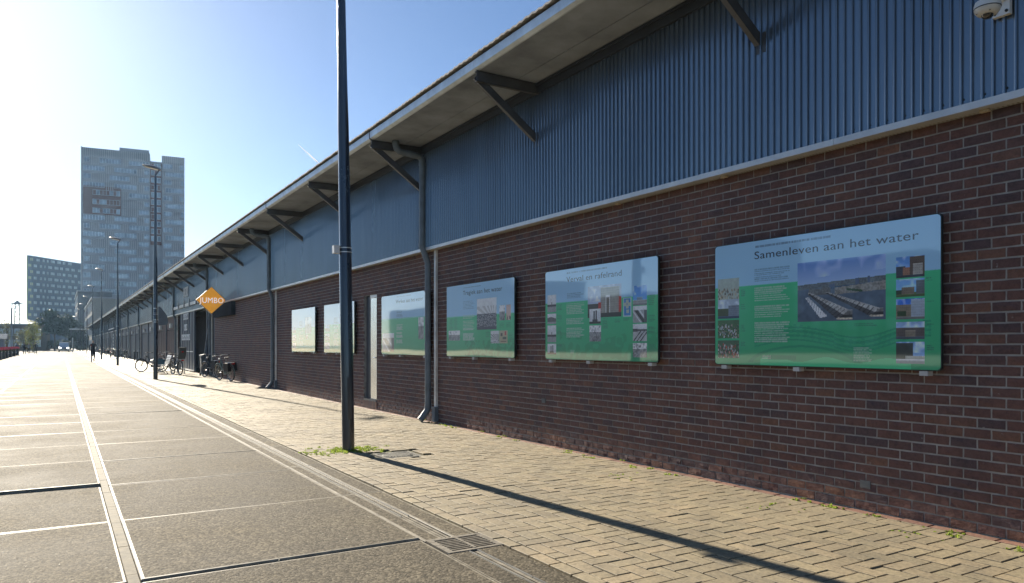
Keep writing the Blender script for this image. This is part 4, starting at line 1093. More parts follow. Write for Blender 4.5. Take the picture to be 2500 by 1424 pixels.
t = thing('waste_bin', 'tall dark blue grey wheeled bin in the opening right of the big sliding door', 'bin', (5.98, 38.3, 0))
b = MB(); b.prism([(-.20,.06),(.20,.06),(.25,.95),(-.25,.95)], lambda u_, v_, w_: (5.98+u_, 38.3+w_, v_), -.25, .25); b.build('body', mat('bin_blue_grey', (.07,.09,.11), .45), t)
b = MB(); b.prism([(-.27,.951),(.27,.951),(.27,1.0),(.0,1.05),(-.27,1.0)], lambda u_, v_, w_: (5.98+u_, 38.3+w_, v_), -.28, .27); b.build('lid', M_SLATE, t)
for s in (-1, 1):
    b = MB(); b.tube([(5.98+.22*s-.03,38.52,.08),(5.98+.22*s+.03,38.52,.08)], .08, 12); b.build('wheel', M_BLACK, t)
def bollard(label, x, y):
    r_ = thing('bollard', label, 'bollard', (x,y,0), 0, 'bollards in front of the warehouse doors')
    b = MB(); b.lathe([(.055,-.02),(.055,.86)], n=14); b.build('post', M_STEEL, r_, world=False)
    b = MB(); b.lathe([(.057,.861),(.057,.93),(.03,.95)], n=14); b.build('cap', M_BEN, r_, world=False); return r_
bl = ['white capped bollard nearest the second lamp post', 'white capped bollard, second of the nearest pair', 'nearer bollard of the middle pair before the grey doors', 'farther bollard of the middle pair before the grey doors', 'single white capped bollard beside the third lamp post', 'farthest white capped bollard before the doors']
for i, y in enumerate((75.0, 78.4, 87.8, 91.2, 99.5, 104.0)): bollard(bl[i], 5.9, y)
for i, (x, y) in enumerate(((5.45,43.2),(5.3,41.4))):
    h = MB(); h.tube([(x-.14,y,-.02),(x-.14,y,.78),(x-.10,y,.84),(x+.10,y,.84),(x+.14,y,.78),(x+.14,y,-.02)], .024, 8)
    tag(h.build('bike_stand', M_BEN, smooth=True), ('pale metal bike hoop nearer the dark red doors, behind the crate', 'pale metal bike hoop just left of the child seat bicycle')[i], 'bike stand', 'bike hoops behind the bench')

# ================================================================= PEOPLE
def person(label, loc, rz, shirt, pants, hair, h=1.8, sit=False, phase=1):
    root = thing('person', label, 'person', loc, rz)
    s = h/1.8
    if not sit:
        J = {'pel':(0,0,.95),'wst':(0,0,1.12),'chest':(0,0,1.36),'nk':(0,.0,1.52),'hd0':(0,.01,1.60),'hd1':(0,.015,1.70),'hd2':(0,.01,1.77)}
        L = [('hl',(.10,0,.92)),('kl',(.10,.12*phase,.52)),('al',(.10,-.06*phase+.04,.10)),('tl',(.10,.10+.02*phase,.03))]
        Rr = [('hr',(-.10,0,.92)),('kr',(-.10,.02,.50)),('ar',(-.09,-.26*phase,.16)),('tr',(-.09,-.16*phase,.04))]
        A = [('sl',(.19,0,1.45)),('el',(.27,-.10*phase,1.18)),('wl',(.25,.10,.98)),('fl',(.24,.14,.90))]
        B = [('sr',(-.19,0,1.45)),('er',(-.27,.03*phase,1.18)),('wr',(-.25,.16,1.0)),('fr',(-.24,.20,.92))]
    else:
        J = {'pel':(0,0,1.02),'wst':(0,.06,1.18),'chest':(0,.14,1.40),'nk':(0,.18,1.54),'hd0':(0,.20,1.62),'hd1':(0,.21,1.71),'hd2':(0,.20,1.78)}
        L = [('hl',(.10,.02,.98)),('kl',(.12,.38,.78)),('al',(.11,.26,.36)),('tl',(.11,.38,.32))]
        Rr = [('hr',(-.10,.02,.98)),('kr',(-.12,.30,.62)),('ar',(-.11,.14,.20)),('tr',(-.11,.26,.16))]
        A = [('sl',(.19,.16,1.46)),('el',(.25,.34,1.24)),('wl',(.24,.54,1.14)),('fl',(.24,.60,1.13))]
        B = [('sr',(-.19,.16,1.46)),('er',(-.25,.34,1.24)),('wr',(-.24,.54,1.14)),('fr',(-.24,.60,1.13))]
    rad = {'pel':(.15,.11),'wst':(.14,.10),'chest':(.17,.115),'nk':(.06,.06),'hd0':(.075,.085),'hd1':(.085,.10),'hd2':(.05,.06),
           'hl':(.095,.1),'kl':(.06,.065),'al':(.042,.045),'tl':(.04,.03),'sl':(.06,.06),'el':(.045,.045),'wl':(.032,.03),'fl':(.036,.022)}
    names = list(J); vs = [J[k] for k in names]; rs = [rad[k] for k in names]; ed = [(0,1),(1,2),(2,3),(3,4),(4,5),(5,6)]
    for ch, root_i in ((L,0),(Rr,0),(A,2),(B,2)):
        p = root_i
        for k, c in ch:
            vs.append(c); rs.append(rad[k[0]+'l']); ed.append((p, len(vs)-1)); p = len(vs)-1
    me = bpy.data.meshes.new('body'); me.from_pydata([tuple(q*s for q in v) for v in vs], ed, [])
    o = bpy.data.objects.new('body_tmp', me); C.objects.link(o)
    md = o.modifiers.new('skin', 'SKIN'); md.use_smooth_shade = True
    for i, d in enumerate(me.skin_vertices[0].data): d.radius = (rs[i][0]*s, rs[i][1]*s); d.use_root = (i == 0)
    sb = o.modifiers.new('sub', 'SUBSURF'); sb.levels = 2; sb.render_levels = 2
    dg = bpy.context.evaluated_depsgraph_get(); dg.update()
    m2 = bpy.data.meshes.new_from_object(o.evaluated_get(dg)); bpy.data.objects.remove(o)
    m2.name = 'body'; m2.materials.clear()
    for q in (shirt, pants, mat('skin', (.45,.27,.19), .5), M_BLACK, hair): m2.materials.append(q)
    hip = (J['pel'][2]+.03)*s
    for p in m2.polygons:
        c = p.center; z = c.z/s
        hand = abs(c.x/s) > .19 and ((not sit and z < .97) or (sit and c.y/s > .53))
        if z > J['nk'][2]+.02: p.material_index = 4 if (z > J['hd1'][2]+.025 or (c.y/s < J['hd1'][1]-.03 and z > J['nk'][2]+.07)) else 2
        elif hand: p.material_index = 2
        elif z > J['pel'][2]+.02 or (abs(c.x/s) > .18 and z > .9): p.material_index = 0
        elif z < (.10 if not sit else .0): p.material_index = 3
        else: p.material_index = 1
    ob = place('body', m2, root, False)
    f = MB(); hz = J['hd1'][2]*s; hy = J['hd1'][1]*s
    f.lathe([(.012,-.02),(.008,.02)], (0, hy+.095*s, hz-.02), 6); f.build('nose', MATS['skin'], root, world=False)
    return root
navy = mat('navy_jacket', (.022,.028,.042), .8); blk = mat('black_trousers', (.015,.015,.018), .8); blond = mat('blond_hair', (.42,.30,.16), .6); dkh = mat('dark_hair', (.03,.022,.018), .6)
pp = person('person in a dark jacket walking on the road edge, by the fourth lamp post', (2.28, 71.8, 0), R(184), navy, blk, blond, 1.9)
f = MB(); f.tube([(.10,-.08,1.38),(.17,-.02,1.52),(.16,.08,1.50),(.12,.14,1.36)], .035, 6); f.build('bag_strap', mat('muted_red_cloth', (.30,.06,.05), .8), pp, world=False)
person('left one of three distant walkers, dark clothes, next to the cyclist', (-4.75, 133, 0), R(10), navy, blk, dkh, 1.85, phase=-1)
person('middle distant walker in a grey top, half hidden by neighbour', (-4.45, 141, 0), R(170), mat('grey_top', (.18,.18,.19), .8), blk, dkh, 1.8)
person('right one of the distant walkers, alone in dark clothes, left of the van', (-3.35, 134, 0), R(176), mat('black_coat', (.02,.02,.022), .8), blk, blond, 1.85)
cyp = person('distant cyclist sitting upright, at the left edge of the road', (-6.1, 143.0, 0), R(0), mat('slate_top', (.08,.10,.13), .8), blk, dkh, 1.8, sit=True)
make_bike('bicycle ridden by the distant cyclist at the left road edge', (-6.1, 142.75, 0), R(90), rack=True)

# ================================================================= VAN
def make_van(x, y):
    root = thing('van', 'white delivery van facing the camera, headlights glowing, far down the road', 'van', (x, y, 0))
    # local: front towards -y
    prof = [(0,.32),(-.02,.55),(.05,.95),(.28,1.12),(.75,1.22),(1.35,1.92),(1.55,2.02),(5.0,2.05),(5.05,.40),(4.9,.30),(.2,.28)]
    b = MB(); secs = []
    for (wx, ins) in ((-.97,.08),(-.93,0),(.93,0),(.97,.08)):
        secs.append([(wx*(1 if z < 1.2 else .93 if z < 1.9 else .86), yy_+(ins if i < 6 else 0), z) for i, (yy_, z) in enumerate(prof)])
    n = len(prof); vs = [p for s_ in secs for p in s_]
    b.add(vs, [(i*n+k, i*n+(k+1)%n, (i+1)*n+(k+1)%n, (i+1)*n+k) for i in range(3) for k in range(n)]+[tuple(range(n)), tuple(range(3*n, 4*n))[::-1]])
    B = lambda mb, nm, m, p=None: mb.build(nm, m, p or root, world=False)
    bo = B(b, 'body', mat('van_paint', (.62,.64,.66), .3, coat=.8))
    gl = mat('tinted_glass', (.03,.045,.06), .06, coat=1)
    def strip(y0, z0, y1, z1, w0, w1, off=.012):
        q = MB(); d = Vector((0, z1-z0, -(y1-y0))).normalized()*off; d = Vector((0, -abs(d.y), abs(d.z)))
        q.add([(-w0,y0,z0)+Vector() if False else (-w0,y0+d.y,z0+d.z),(w0,y0+d.y,z0+d.z),(w1,y1+d.y,z1+d.z),(-w1,y1+d.y,z1+d.z),(-w0,y0,z0),(w0,y0,z0),(w1,y1,z1),(-w1,y1,z1)], [(0,1,2,3),(0,1,5,4),(1,2,6,5),(2,3,7,6),(3,0,4,7),(4,7,6,5)]); return q
    B(strip(.80,1.26,1.33,1.86,.80,.74), 'windscreen', gl)
    q = MB(); q.box(-.45,.45,-.05,.03,.72,.90); B(q, 'grille', M_BLACK)
    q = MB(); q.box(-.95,.95,-.10,.06,.28,.55); B(q, 'bumper', M_STEEL)
    for s in (-1, 1):
        q = MB(); q.obox((s*.70,.0,.84), (.34,.10,.20)); B(q, 'headlight', mat('lit_headlight', (1,.95,.85), .3, emis=4))
        q = MB(); q.obox((s*1.09,.85,1.28), (.18,.10,.26)); q.tube([(s*.92,.9,1.22),(s*1.04,.86,1.24)], .02, 6); B(q, 'wing_mirror', M_BLACK)
        q = MB(); q.add([(s*.945,.95,1.28),(s*.945,2.1,1.28),(s*.86,2.1,1.80),(s*.86,1.42,1.80)], [(0,1,2,3)]); B(q, 'side_window', gl)
        for yy_ in (.85, 4.1):
            q = MB(); q.tube([(s*.78,yy_,.33),(s*.985,yy_,.33)], .33, 18); wo = B(q, 'wheel', M_TYRE); q = MB(); q.tube([(s*.98,yy_,.33),(s*.995,yy_,.33)], .2, 14); B(q, 'hubcap', M_ALU, wo)
    q = MB(); q.box(-.26,.26,-.115,-.10,.42,.53); B(q, 'number_plate', mat('yellow_plate', (.6,.45,.04), .5))
    return root
make_van(.45, 180)

def leafy(name, c, var=.4, vs=4, tr=.5):
    m = mat(name, c, .55, var=var, vs=vs); nn = N(m); b = nn.n['Principled BSDF']; out = nn.n['Material Output']
    t_ = nn.new('ShaderNodeBsdfTranslucent'); mx = nn.new('ShaderNodeMixShader'); mx.inputs[0].default_value = tr
    src = b.inputs['Base Color'].links[0].from_socket; nn.link(src, t_.inputs[0]); nn.link(b.outputs[0], mx.inputs[1]); nn.link(t_.outputs[0], mx.inputs[2]); nn.link(mx.outputs[0], out.inputs[0])
    return m
# ================================================================= FLOWER PLANTERS
M_LEAF = leafy('dark_green_leaves', (.05,.08,.025)); M_FLOW = mat('red_flower_petals', (.80,.09,.14), .6, var=.35, vs=9)
def leaves(mb, c, r_, n, size, m=0, flat=.8):
    for _ in range(n):
        while True:
            d = Vector((random.uniform(-1,1), random.uniform(-1,1), random.uniform(-1,1)))
            if .3 < d.length < 1: break
        p = Vector(c)+Vector((d.x*r_[0], d.y*r_[1], d.z*r_[2])); q = Euler((random.uniform(0,6), random.uniform(0,6), random.uniform(0,6))).to_matrix(); s = size*random.uniform(.6, 1.3)
        mb.add([p+q@Vector((-s,0,0)), p+q@Vector((0,-s*.55,0)), p+q@Vector((s,0,0)), p+q@Vector((0,s*.55,0))], [(0,1,2,3)], m)
def planter(label):
    r_ = thing('flower_planter', label, 'planter', (0,0,0), 0, 'red flower planters along the left side of the road')
    b = MB(); b.prism([(-.75,0),(.75,0),(.85,.78),(-.85,.78)], lambda u_, v_, w_: (w_, u_, v_), -.42, .42); b.build('tub', mat('black_planter', (.025,.027,.028), .5), r_, world=False)
    b = MB(); b.box(-.18,.18,-.83,-.80,.40,.52); b.build('tub_label', M_BEN, r_, world=False)
    b = MB(); leaves(b, (0,0,.90), (.5,.85,.26), 420, .07); tag(b.build('foliage', M_LEAF, r_, world=False), kind='stuff')
    b = MB(); leaves(b, (0,0,1.06), (.55,.90,.18), 380, .075); tag(b.build('flowers', M_FLOW, r_, world=False), kind='stuff'); return r_
pl0 = planter('x'); index_children(); pl = ['nearest red flowering planter at the left picture edge', 'second red flowering planter from the left edge', 'third red flowering planter from the left edge', 'fourth red flowering planter along the road', 'fifth red flowering planter along the road', 'sixth, small red flowering planter', 'seventh, farthest red flowering planter']
for i, y in enumerate((84.5, 90, 95.5, 101, 108, 116, 125)):
    o = pl0 if i == 0 else copy_tree(pl0, None); o.location = (-5.55, y, 0); o['label'] = pl[i]

# ================================================================= TREES
def tree(label, x, y, h, rx, rz, n, size, m, cat='tree', trunk_h=.35, name='broadleaf_tree', clumps=26):
    t_ = thing(name, label, cat, (x,y,0)); random.seed(int(abs(x*31+y*7)))
    tr = MB(); tr.tube([(x,y,-.1),(x+.05,y,h*.3),(x-.05,y+.1,h*.6),(x,y,h*.9)], [h*.022,h*.017,h*.011,h*.004], 8)
    cz_ = h*(1+trunk_h)/2; hz = h*(1-trunk_h)/2
    cs = []
    for _ in range(clumps):
        a = random.uniform(0, 6.28); zz = random.uniform(-.9,.95); rr_ = math.sqrt(max(.05, 1-zz*zz))*random.uniform(.25,.95)
        cs.append((x+rx*rr_*math.cos(a), y+rx*rr_*math.sin(a), cz_+hz*zz))
    for c_ in cs[:9]: tr.tube([(x,y,h*random.uniform(.25,.5)), ((x+c_[0])/2,(y+c_[1])/2,(c_[2]+h*.4)/2+.1), c_], [h*.009,h*.006,h*.003], 5)
    tr.build('trunk', mat('bark', (.10,.08,.06), .9), t_)
    cr = MB()
    for c_ in cs: leaves(cr, c_, (rx*rz,rx*rz,hz*rz*.8), n//clumps, size)
    cr.build('crown', m, t_, recalc=False); return t_
M_T1 = leafy('dark_tree_leaves', (.035,.055,.035), .4, .6, .2); M_T2 = leafy('yellow_green_leaves', (.17,.18,.05), .35, .9); M_T3 = leafy('olive_leaves', (.10,.10,.045), .35, .9)
tree('large dark green tree at the road end, in front of the slanted dark building', -1.6, 236, 10.6, 4.0, .42, 4200, .30, M_T1)
tree('dark green tree right of the largest one, at the end of the road', 2.9, 243, 8.2, 3.2, .42, 2200, .30, M_T1)
tree('slim yellow green tree left of the large dark tree', -4.9, 178, 5.9, 1.35, .5, 1500, .16, M_T2, trunk_h=.12)
tree('thin olive tree in front of the long low brown building', -9.6, 185, 6.6, 1.3, .5, 420, .15, M_T3, trunk_h=.2)
tree('sparse olive tree at the left edge near the kiosk', -10.6, 182, 6.2, 1.4, .5, 420, .15, M_T3, trunk_h=.2)
tree('small bushy olive tree behind the distant walkers', -7.0, 190, 4.6, 1.6, .5, 900, .16, M_T3, trunk_h=.1)
tree('low dark shrub like tree right of the van', 4.9, 228, 5.5, 2.6, .45, 1400, .25, M_T1, trunk_h=.1)

hd = MB()
for k in range(60): leaves(hd, (-13+k*.42, 246+random.uniform(-2,2), random.uniform(.6,2.2)), (1.0,1.0,1.0), 60, .28)
he = thing('hedge', 'dark dense hedge closing the far end of the road below the trees', 'hedge', (0,246,0))
hd.build('foliage', M_T1, he, recalc=False); hs = MB()
for k in range(13): hs.tube([(-12.5+k*2,246,-.1),(-12.5+k*2,246,1.6)], .05, 5)
hs.build('stems', MATS['bark'], he)

# ================================================================= FAR BUILDINGS
def local_building(name, label, cat, origin, ang):
    t_ = thing(name, label, cat, (*origin, 0)); ca, sa = math.cos(ang), math.sin(ang)
    zs = .948 if cat == 'tower' else 1.0
    def T(u, v, z): return (origin[0]+u*ca-v*sa, origin[1]+u*sa+v*ca, z*zs)   # u along facade, v away from viewer
    return t_, T
def tbox(mb, T, u0, u1, v0, v1, z0, z1, m=0):
    mb.add([T(u0,v0,z0),T(u1,v0,z0),T(u1,v1,z0),T(u0,v1,z0),T(u0,v0,z1),T(u1,v0,z1),T(u1,v1,z1),T(u0,v1,z1)], [(0,3,2,1),(4,5,6,7),(0,1,5,4),(1,2,6,5),(2,3,7,6),(3,0,4,7)], m)
M_TWA = mat('grey_profiled_cladding', (.38,.37,.37), .55, metal=.15, var=.08, vs=.3); M_TWB = mat('light_cladding_ribs', (.58,.55,.52), .55, var=.06)
M_RB = mat('red_brown_panels', (.20,.085,.065), .6, var=.1); M_WF = mat('window_frame_white', (.60,.61,.62), .5); M_GLS = mat('sky_reflecting_glass', (.36,.40,.43), .15, metal=.2, var=.35, vs=.35)
OX, OY = 5.75, 283.4; ang = math.atan2(279.8-283.4, 36.8-5.75)
tw, T = local_building('apartment_tower', 'tall grey apartment tower with ribbed metal cladding and red brown inset bays', 'tower', (OX, OY), ang)
W_ = 31.2
b = MB(); tbox(b, T, 0, 20.3, .3, 18, -.1, 71.0); tbox(b, T, 11, 20.0, 1.2, 17, 71.0, 72.3); tbox(b, T, 20.3, 24.0, 1.1, 18, -.1, 68.4); tbox(b, T, 24.0, W_, .3, 18, -.1, 70.6); b.build('core', M_TWA, tw)
FH = 3.04; NF = 22
def winrow(f, seed=0):
    """clusters (u0,u1) per floor, shifting from floor to floor"""
    offs = [(.4,2.6),(8.2,14.0),(17.0,20.0),(24.6,27.0),(30.0,31.0)] if f % 2 else [(.4,6.6),(9.6,16.2),(18.6,20.1),(25.2,31.0)]
    if f % 4 == 1: offs = [(.6,2.2),(5.2,11.4),(14.0,20.0),(24.5,27.4),(29.6,30.9)]
    return offs
wins = []
for f in range(1, NF+1):
    zf = 8.0+(f-1)*2.9
    inset = 14 <= f <= 17 - 1
    for (a, c_) in winrow(f):
        if 47.2 < zf < 56.5 and a < 11.6: continue
        wins.append((a, c_, zf))
wins = [w for w in wins if w[2]+1.7 < 69.5]
# ribbed cladding strips between windows: vertical fins in storey bands
rb = MB()
for f in range(0, NF+1):
    z0 = 8.0+(f-1)*2.9+1.75; z1 = z0+2.9-1.75-.05
    if z0 > 69.5: continue
    top = min(z1, 70.9)
    if z0 < 0: z0 = .2
    tbox(rb, T, .02, 20.25, .10, .30, z0, top); tbox(rb, T, 24.05, W_-.02, .10, .30, z0, top)
rb.build('spandrel', M_TWA, tw)
fin = MB()
for f in range(1, NF+1):
    zf = 8.0+(f-1)*2.9; used = [(a-.15, c_+.15) for a, c_, z in wins if abs(z-zf) < .01]
    u_ = .3
    while u_ < W_-.2:
        if not (20.2 < u_ < 24.1) and not any(a < u_ < c_ for a, c_ in used) and not (47.0 < zf < 56.6 and u_ < 12):
            tbox(fin, T, u_, u_+.22, .0, .12, zf-.9, min(zf+1.95, 70.6))
        u_ += .62
for k in range(33):
    u_ = .3+k*.62
    if u_ < 20: tbox(fin, T, u_, u_+.22, .0, .12, 68.6, 70.85)
for k in range(11): tbox(fin, T, 24.3+k*.62, 24.5+k*.62, .0, .12, 68.4, 70.4)
tag(fin.build('cladding_ribs', M_TWB, tw), kind='stuff')
def window(T, parent, u0, u1, z0, z1, v=.02, pane_w=.95):
    f = MB(); tbox(f, T, u0-.1, u1+.1, v-.02, v+.30, z0-.12, z0); tbox(f, T, u0-.1, u1+.1, v-.02, v+.30, z1, z1+.12)
    n = max(1, round((u1-u0)/pane_w)); w = (u1-u0)/n
    for i in range(n+1): tbox(f, T, u0+i*w-.05, u0+i*w+.05, v, v+.28, z0, z1)
    fo = f.build('window', M_WF, parent)
    g_ = MB()
    for i in range(n):
        d = random.uniform(0, .04); tbox(g_, T, u0+i*w+.055, u0+(i+1)*w-.055, v+.12+d, v+.18+d, z0+.003, z1-.003)
    g_.build('pane', M_GLS, fo)
for (a, c_, zf) in wins: window(T, tw, a, c_, zf, zf+1.6)
# red-brown inset bay and vertical strip
b = MB(); tbox(b, T, .4, 11.6, .04, .098, 47.6, 57.6); b.build('inset_bay', M_RB, tw)
for z in (48.2, 51.3, 54.6): window(T, tw, 3.2, 11.2, z, z+1.6, -.10)
b = MB(); tbox(b, T, 20.4, 23.95, .75, 1.09, 38, 67.8); b.build('vertical_inset', M_RB, tw)
for k in range(11): window(T, tw, 20.7, 23.6, 39.4+k*2.66, 41.0+k*2.66, .60)
b = MB(); tbox(b, T, -.25, 0, 0, 18, .0, 71.2)
b.build('sunlit_side', M_TWB, tw)

M_WH = mat('dark_blue_zinc_facade', (.045,.065,.105), .5, metal=.3, var=.12, vs=.12); M_LIME = mat('lime_edge', (.35,.40,.10), .6)
ang2 = math.atan2(451-430, 9+14)
t2, _T = local_building('apartment_block', 'dark blue slanted apartment block with lifted lower corner behind the trees', 'apartment block', (-14, 430), ang2)
def T2(u_, v_, z_): return (-14+u_*math.cos(ang2)-.035*v_, 430+u_*math.sin(ang2)+v_, z_)
LW = 46
def topz(u): return 45.0-u*.0285
b = MB(); P = [(0,14.0),(0,topz(0)),(LW,topz(LW)),(LW,-.1),(9,-.1),(9,11.6)]
b.prism(P, lambda u_, v_, w_: T2(u_, w_, v_), .3, 40); b.build('wall', M_WH, t2)
b = MB(); b.prism([(-.5,13.9),(-.5,topz(0)+.25),(-.02,topz(0)+.2),(-.02,13.9)], lambda u_, v_, w_: T2(u_, w_, v_), .0, 40); b.build('edge_strip', M_LIME, t2)
b = MB(); b.prism([(-.02,topz(0)+.01),(-.02,topz(0)+.35),(LW,topz(LW)+.35),(LW,topz(LW)+.01)], lambda u_, v_, w_: T2(u_, w_, v_), .0, 40); b.build('roof_edge', M_TWA, t2)
M_GLB = mat('pale_blue_window_glass', (.50,.57,.60), .2, metal=.3, var=.3, vs=.4); M_GLW = mat('gold_lit_window_glass', (.75,.72,.45), .12, metal=.6)
for f in range(10):
    z = 14.9+f*3.02; sh = 1.9*(f % 2)
    for j, (u0, u1) in enumerate(((.3,1.9),(3.2,5.0),(6.6,7.8),(9.0,10.0),(11.2,13.5),(14.9,17.2),(18.2,19.8),(21.3,23.6),(25,27),(29,31),(33.5,36))):
        u0 += sh*(.8 if j else .5); u1 += sh*(.8 if j else .5)
        if z+2.2 > topz(u1): continue
        bx = MB(); tbox(bx, T2, u0-.25, u1+.25, .12, .28, z-.2, z+2.25); fo = bx.build('window', mat('dark_window_reveal', (.05,.065,.09), .5), t2)
        n = max(1, round((u1-u0)/.65)); w = (u1-u0)/n; g_ = MB()
        for i in range(n): tbox(g_, T2, u0+i*w+.12, u0+(i+1)*w-.1, .04, .115, z+.7, z+2.0)
        g_.build('pane', M_GLW if j == 0 else M_GLB, fo)

def simple_block(name, label, cat, o, ang_, w, d, h, m, fl=3.0, wu=2.4, ww=1.3, wh_=1.5, glass=M_GLS, base=1.0, gable=0, wins_=True):
    t_, T_ = local_building(name, label, cat, o, ang_)
    b = MB(); tbox(b, T_, 0, w, .1, d, -.1, h); b.build('wall', m, t_)
    if gable:
        b = MB(); b.add([T_(-.4,-.3,h),T_(w+.4,-.3,h),T_(w+.4,d+.3,h),T_(-.4,d+.3,h),T_(-.4,d/2,h+gable),T_(w+.4,d/2,h+gable)], [(0,1,5,4),(2,3,4,5),(0,4,3),(1,2,5),(0,3,2,1)]); b.build('roof', M_ROOF, t_)
    else:
        b = MB(); tbox(b, T_, -.2, w+.2, -.1, d+.2, h+.001, h+.35); b.build('roof', M_TWA, t_)
    if wins_:
        Tz = lambda u_, v_, z_: (u_*math.cos(ang_)-v_*math.sin(ang_), u_*math.sin(ang_)+v_*math.cos(ang_), z_)
        f = MB()
        for q in ((-.08,0,-.08,wh_+.08),(ww,ww+.08,-.08,wh_+.08),(0,ww,-.08,0),(0,ww,wh_,wh_+.08)): tbox(f, Tz, q[0], q[1], .0, .09, q[2], q[3])
        fm = f.mesh('window', M_WF); g_ = MB(); tbox(g_, Tz, .0, ww, .04, .085, 0, wh_); gm = g_.mesh('pane', glass)
        z = base
        while z+wh_+.4 < h:
            u_ = .8
            while u_+ww < w-.3:
                p_ = T_(u_, 0, z); fo = place('window', fm, t_, True, p_); place('pane', gm, fo, False); u_ += wu
            z += fl
    return t_, T_
M_BRN = mat('brown_brick_far', (.13,.085,.065), .8); M_BGE = mat('beige_render', (.34,.31,.25), .7); M_GRYB = mat('grey_brick_far', (.17,.16,.15), .8)
simple_block('long_low_building', 'long low brown building with flat eaves at the left behind the trees', 'building', (-26, 243), -.06, 22.5, 12, 6.9, M_BRN, wu=1.6, ww=1.1, wh_=1.8)
simple_block('beige_building', 'pale beige block standing beyond the far end of the warehouse', 'building', (6.2, 272), -math.pi/2, 70, 14, 12.6, M_BGE, wu=3.2, ww=2.0, wh_=1.6)
simple_block('dark_brick_building', 'dark brick block far behind the lamp posts, left of the beige one', 'building', (4.4, 330), -math.pi/2, 50, 10, 19.0, M_GRYB, wu=3.0)
t_, T_ = simple_block('kiosk', 'small grey kiosk with pitched pale roof at the left picture edge', 'kiosk', (-9.2, 121), 0, 2.5, 3, 2.3, mat('kiosk_boards', (.30,.32,.33), .6), wu=1.3, ww=.8, wh_=.9, base=1.0, gable=.7)
# other side of the harbour basin: what the glossy panels mirror
k = 0
for (y0, w, h, m) in ((60,26,15,M_BRN),(92,22,21,M_BGE),(120,34,12,M_GRYB),(160,30,18,M_BRN),(196,24,24,M_BGE),(226,40,14,M_BRN),(20,34,12,M_BGE),(-20,30,17,M_BRN)):
    simple_block('waterside_building', ('brown block', 'beige block', 'grey block', 'red brown block', 'tall beige block', 'long brown block', 'low beige block', 'brown block behind the camera')[k]+' across the water, outside the picture', 'building', (-95, y0), math.pi/2, w, 14, h, m, wu=3.4, ww=1.8, wh_=1.7)
    k += 1

# pylon
t = thing('lattice_mast', 'slender lattice mast with a flat platform near its top, far left', 'mast', (-15.3, 360, 0))
b = MB(); x0, y0 = -15.3, 360
for sx in (-1, 1):
    for sy in (-1, 1): b.tube([(x0+sx*1.2,y0+sy*1.2,0),(x0+sx*.7,y0+sy*.7,18)], .14, 4)
for k in range(9):
    z = 1.5+k*1.9; w = 1.2-.5*z/18
    for s1 in (-1, 1):
        b.tube([(x0-w,y0+s1*w,z),(x0+w,y0+s1*w,z+.95)], .08, 4); b.tube([(x0+w,y0+s1*w,z+.95),(x0-w,y0+s1*w,z+1.9)], .08, 4)
b.build('lattice', mat('pale_mast_steel', (.30,.34,.33), .6), t)
b = MB(); b.tube([(x0,y0,18),(x0,y0,18.3)], 2.1, 12); b.tube([(x0,y0,18.3),(x0,y0,19.4)], [1.4,.2], 10); b.build('platform', mat('mast_platform', (.25,.28,.28), .6), t)

for i, (x, y, h) in enumerate(((-11.4,150,9),(-8.3,172,8.5),(-7.6,160,8.8))):
    t = thing('light_pole', ('thin grey light pole at the left edge, above the kiosk', 'thin grey pole left of the yellow green tree', 'grey pole beside the distant cyclist')[i], 'pole', (x,y,0))
    b = MB(); b.tube([(x,y,0),(x,y,h)], [.10,.06], 8); b.build('shaft', mat('grey_pole', (.25,.27,.28), .5), t)
    b = MB(); b.obox((x+.4,y,h), (.9,.25,.10)); b.build('head', M_ALU, t)
b = MB(); b.tube([(1.9,170,-.1),(1.9,170,2.9)], .10, 10); tag(b.build('marker_post', M_BEN), 'plain white marker post standing right of the van', 'post')
t = thing('shelter', 'low canopy with a pale edge, right of the van under the lamps', 'shelter', (3.0, 200, 0))
b = MB(); b.box(1.6, 5.0, 198, 201, 5.0, 5.25); b.build('canopy', M_BEN, t)
b = MB()
for x in (1.9, 4.7): b.tube([(x,199.5,0),(x,199.5,5)], .09, 6)
b.build('support', M_STEEL, t)

# contrail
d0 = Vector((math.sin(HEAD), math.cos(HEAD), 0)); r0 = Vector((math.cos(HEAD), -math.sin(HEAD), 0))
def sky_pt(px, py, D): return Vector((0,0,EYE))+d0*D+r0*((px-1250)/1800*D)+Vector((0,0,1))*((842-py)/1800*D)
A_, B_ = sky_pt(728, 353, 9000), sky_pt(778, 399, 9000)
b = MB(); b.tube([A_+(B_-A_)*k/8 for k in range(9)], [1.5,3,4.5,6,7.5,9,10,9,4], 10)
tag(b.build('contrail', leafy('ice_cloud', (.97,.97,.98), .01, .001, .75)), 'short white contrail in the blue sky above the roof edge', 'contrail')

# ================================================================= WEEDS
M_WEED = leafy('bright_weeds', (.28,.36,.06), .3, 30, .55)
def tufts(spots, n, size):
    mb = MB()
    for (x, y, s) in spots:
        for _ in range(n):
            a = random.uniform(0, 6.28); r_ = random.random()*.05*s; px_, py_ = x+r_*math.cos(a), y+r_*math.sin(a)
            h = random.uniform(.4, 1.1)*size*s; a2 = random.uniform(0, 6.28); w = .003+.003*random.random(); l = random.uniform(.2,.9)*h
            dx, dy = math.cos(a2), math.sin(a2)
            mb.add([(px_-dy*w,py_+dx*w,-.01),(px_+dy*w,py_-dx*w,-.01),(px_+dx*l*.5+dy*w*.8,py_+dy*l*.5-dx*w*.8,h*.7),(px_+dx*l,py_+dy*l,h),(px_+dx*l*.5-dy*w*.8,py_+dy*l*.5+dx*w*.8,h*.7)], [(0,1,2,4),(4,2,3)])
    return mb
sp_ = []
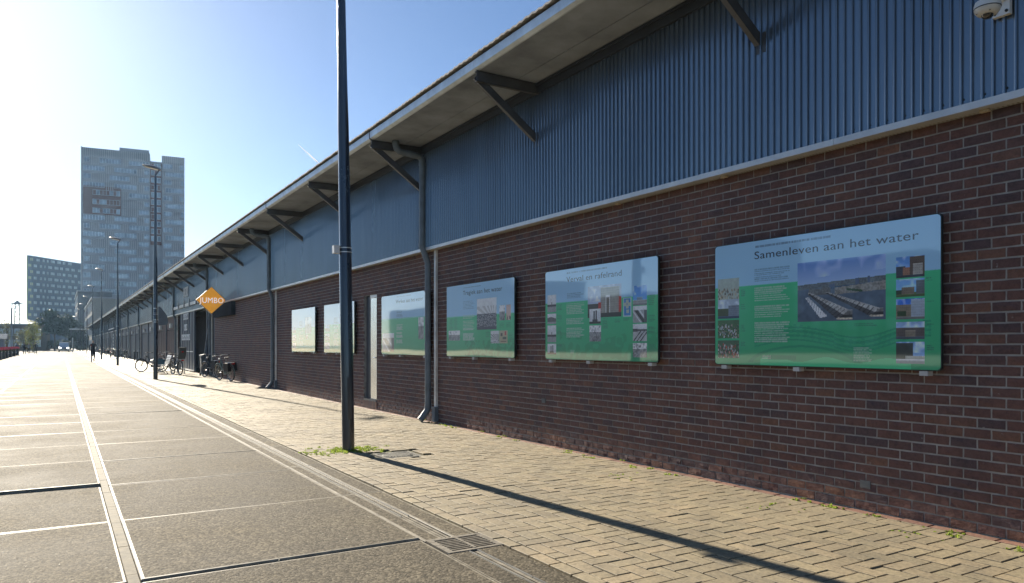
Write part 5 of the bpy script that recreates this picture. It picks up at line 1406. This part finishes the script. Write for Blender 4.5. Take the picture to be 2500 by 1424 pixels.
for _ in range(90):
    a = random.uniform(0, 6.28); r_ = .11+abs(random.gauss(0, .13)); sp_.append((3.475+r_*math.cos(a)*1.2+.05, POSTS[0]+r_*math.sin(a)*.9, random.uniform(.5, 1.1)))
for _ in range(40): sp_.append((random.gauss(3.10,.16), POSTS[0]+random.gauss(.1,.25), random.uniform(.3,.7)))
for _ in range(30): sp_.append((random.gauss(3.75,.10), POSTS[0]+random.gauss(.0,.15), random.uniform(.4,.8)))
tag(tufts(sp_, 18, .034).build('post_weeds', M_WEED, recalc=False), 'tufts of weeds growing round the foot of the nearest lamp post', kind='stuff')
sp_ = []
for _ in range(24):
    yc = random.uniform(2.5, 15); xs = random.choice((6.205, 6.087, 6.087, 5.98))
    for q in range(5): sp_.append((xs+random.gauss(0,.006 if xs > 6.1 else .03), yc+random.gauss(0,.06), random.uniform(.2,.6)))
for (xc, yc) in ((5.75,3.3),(5.6,4.6),(5.4,6.5)):
    for q in range(12): sp_.append((xc+random.gauss(0,.14), yc+random.gauss(0,.10), random.uniform(.12,.32)))
tag(tufts(sp_, 14, .04).build('wall_weeds', M_WEED, recalc=False), 'small weeds in the joints along the foot of the brick wall', kind='stuff')
# fallen petals and leaf scraps on the slabs
mb = MB()
for _ in range(160):
    x = random.uniform(-1.5, 2.8); y = random.uniform(3.8, 14); s = random.uniform(.004,.011); a = random.uniform(0, 6)
    mb.add([(x+s*math.cos(a),y+s*math.sin(a),.012),(x-s*.5*math.sin(a),y+s*.5*math.cos(a),.014),(x-s*math.cos(a),y-s*math.sin(a),.013),(x+s*.5*math.sin(a),y-s*.5*math.cos(a),.012)], [(0,1,2,3)])
tag(mb.build('litter_scraps', mat('pale_litter', (.6,.56,.42), .8), recalc=False), 'pale scraps of petals and leaves scattered on the road', kind='stuff')

# ================================================================= HAZE
hz = MB(); hz.box(-1450, 1550, -350, 1550, -3.5, 76)
hm = bpy.data.materials.new('thin_haze'); hm.use_nodes = True; hn = N(hm); hn.n.remove(hn.n['Principled BSDF'])
pv_ = hn.new('ShaderNodeVolumePrincipled'); pv_.inputs['Color'].default_value = (.42,.68,1,1); pv_.inputs['Density'].default_value = .00013; pv_.inputs['Anisotropy'].default_value = .5
hn.link(pv_.outputs[0], hn.n['Material Output'].inputs['Volume'])
tag(hz.build('haze', hm), kind='stuff')
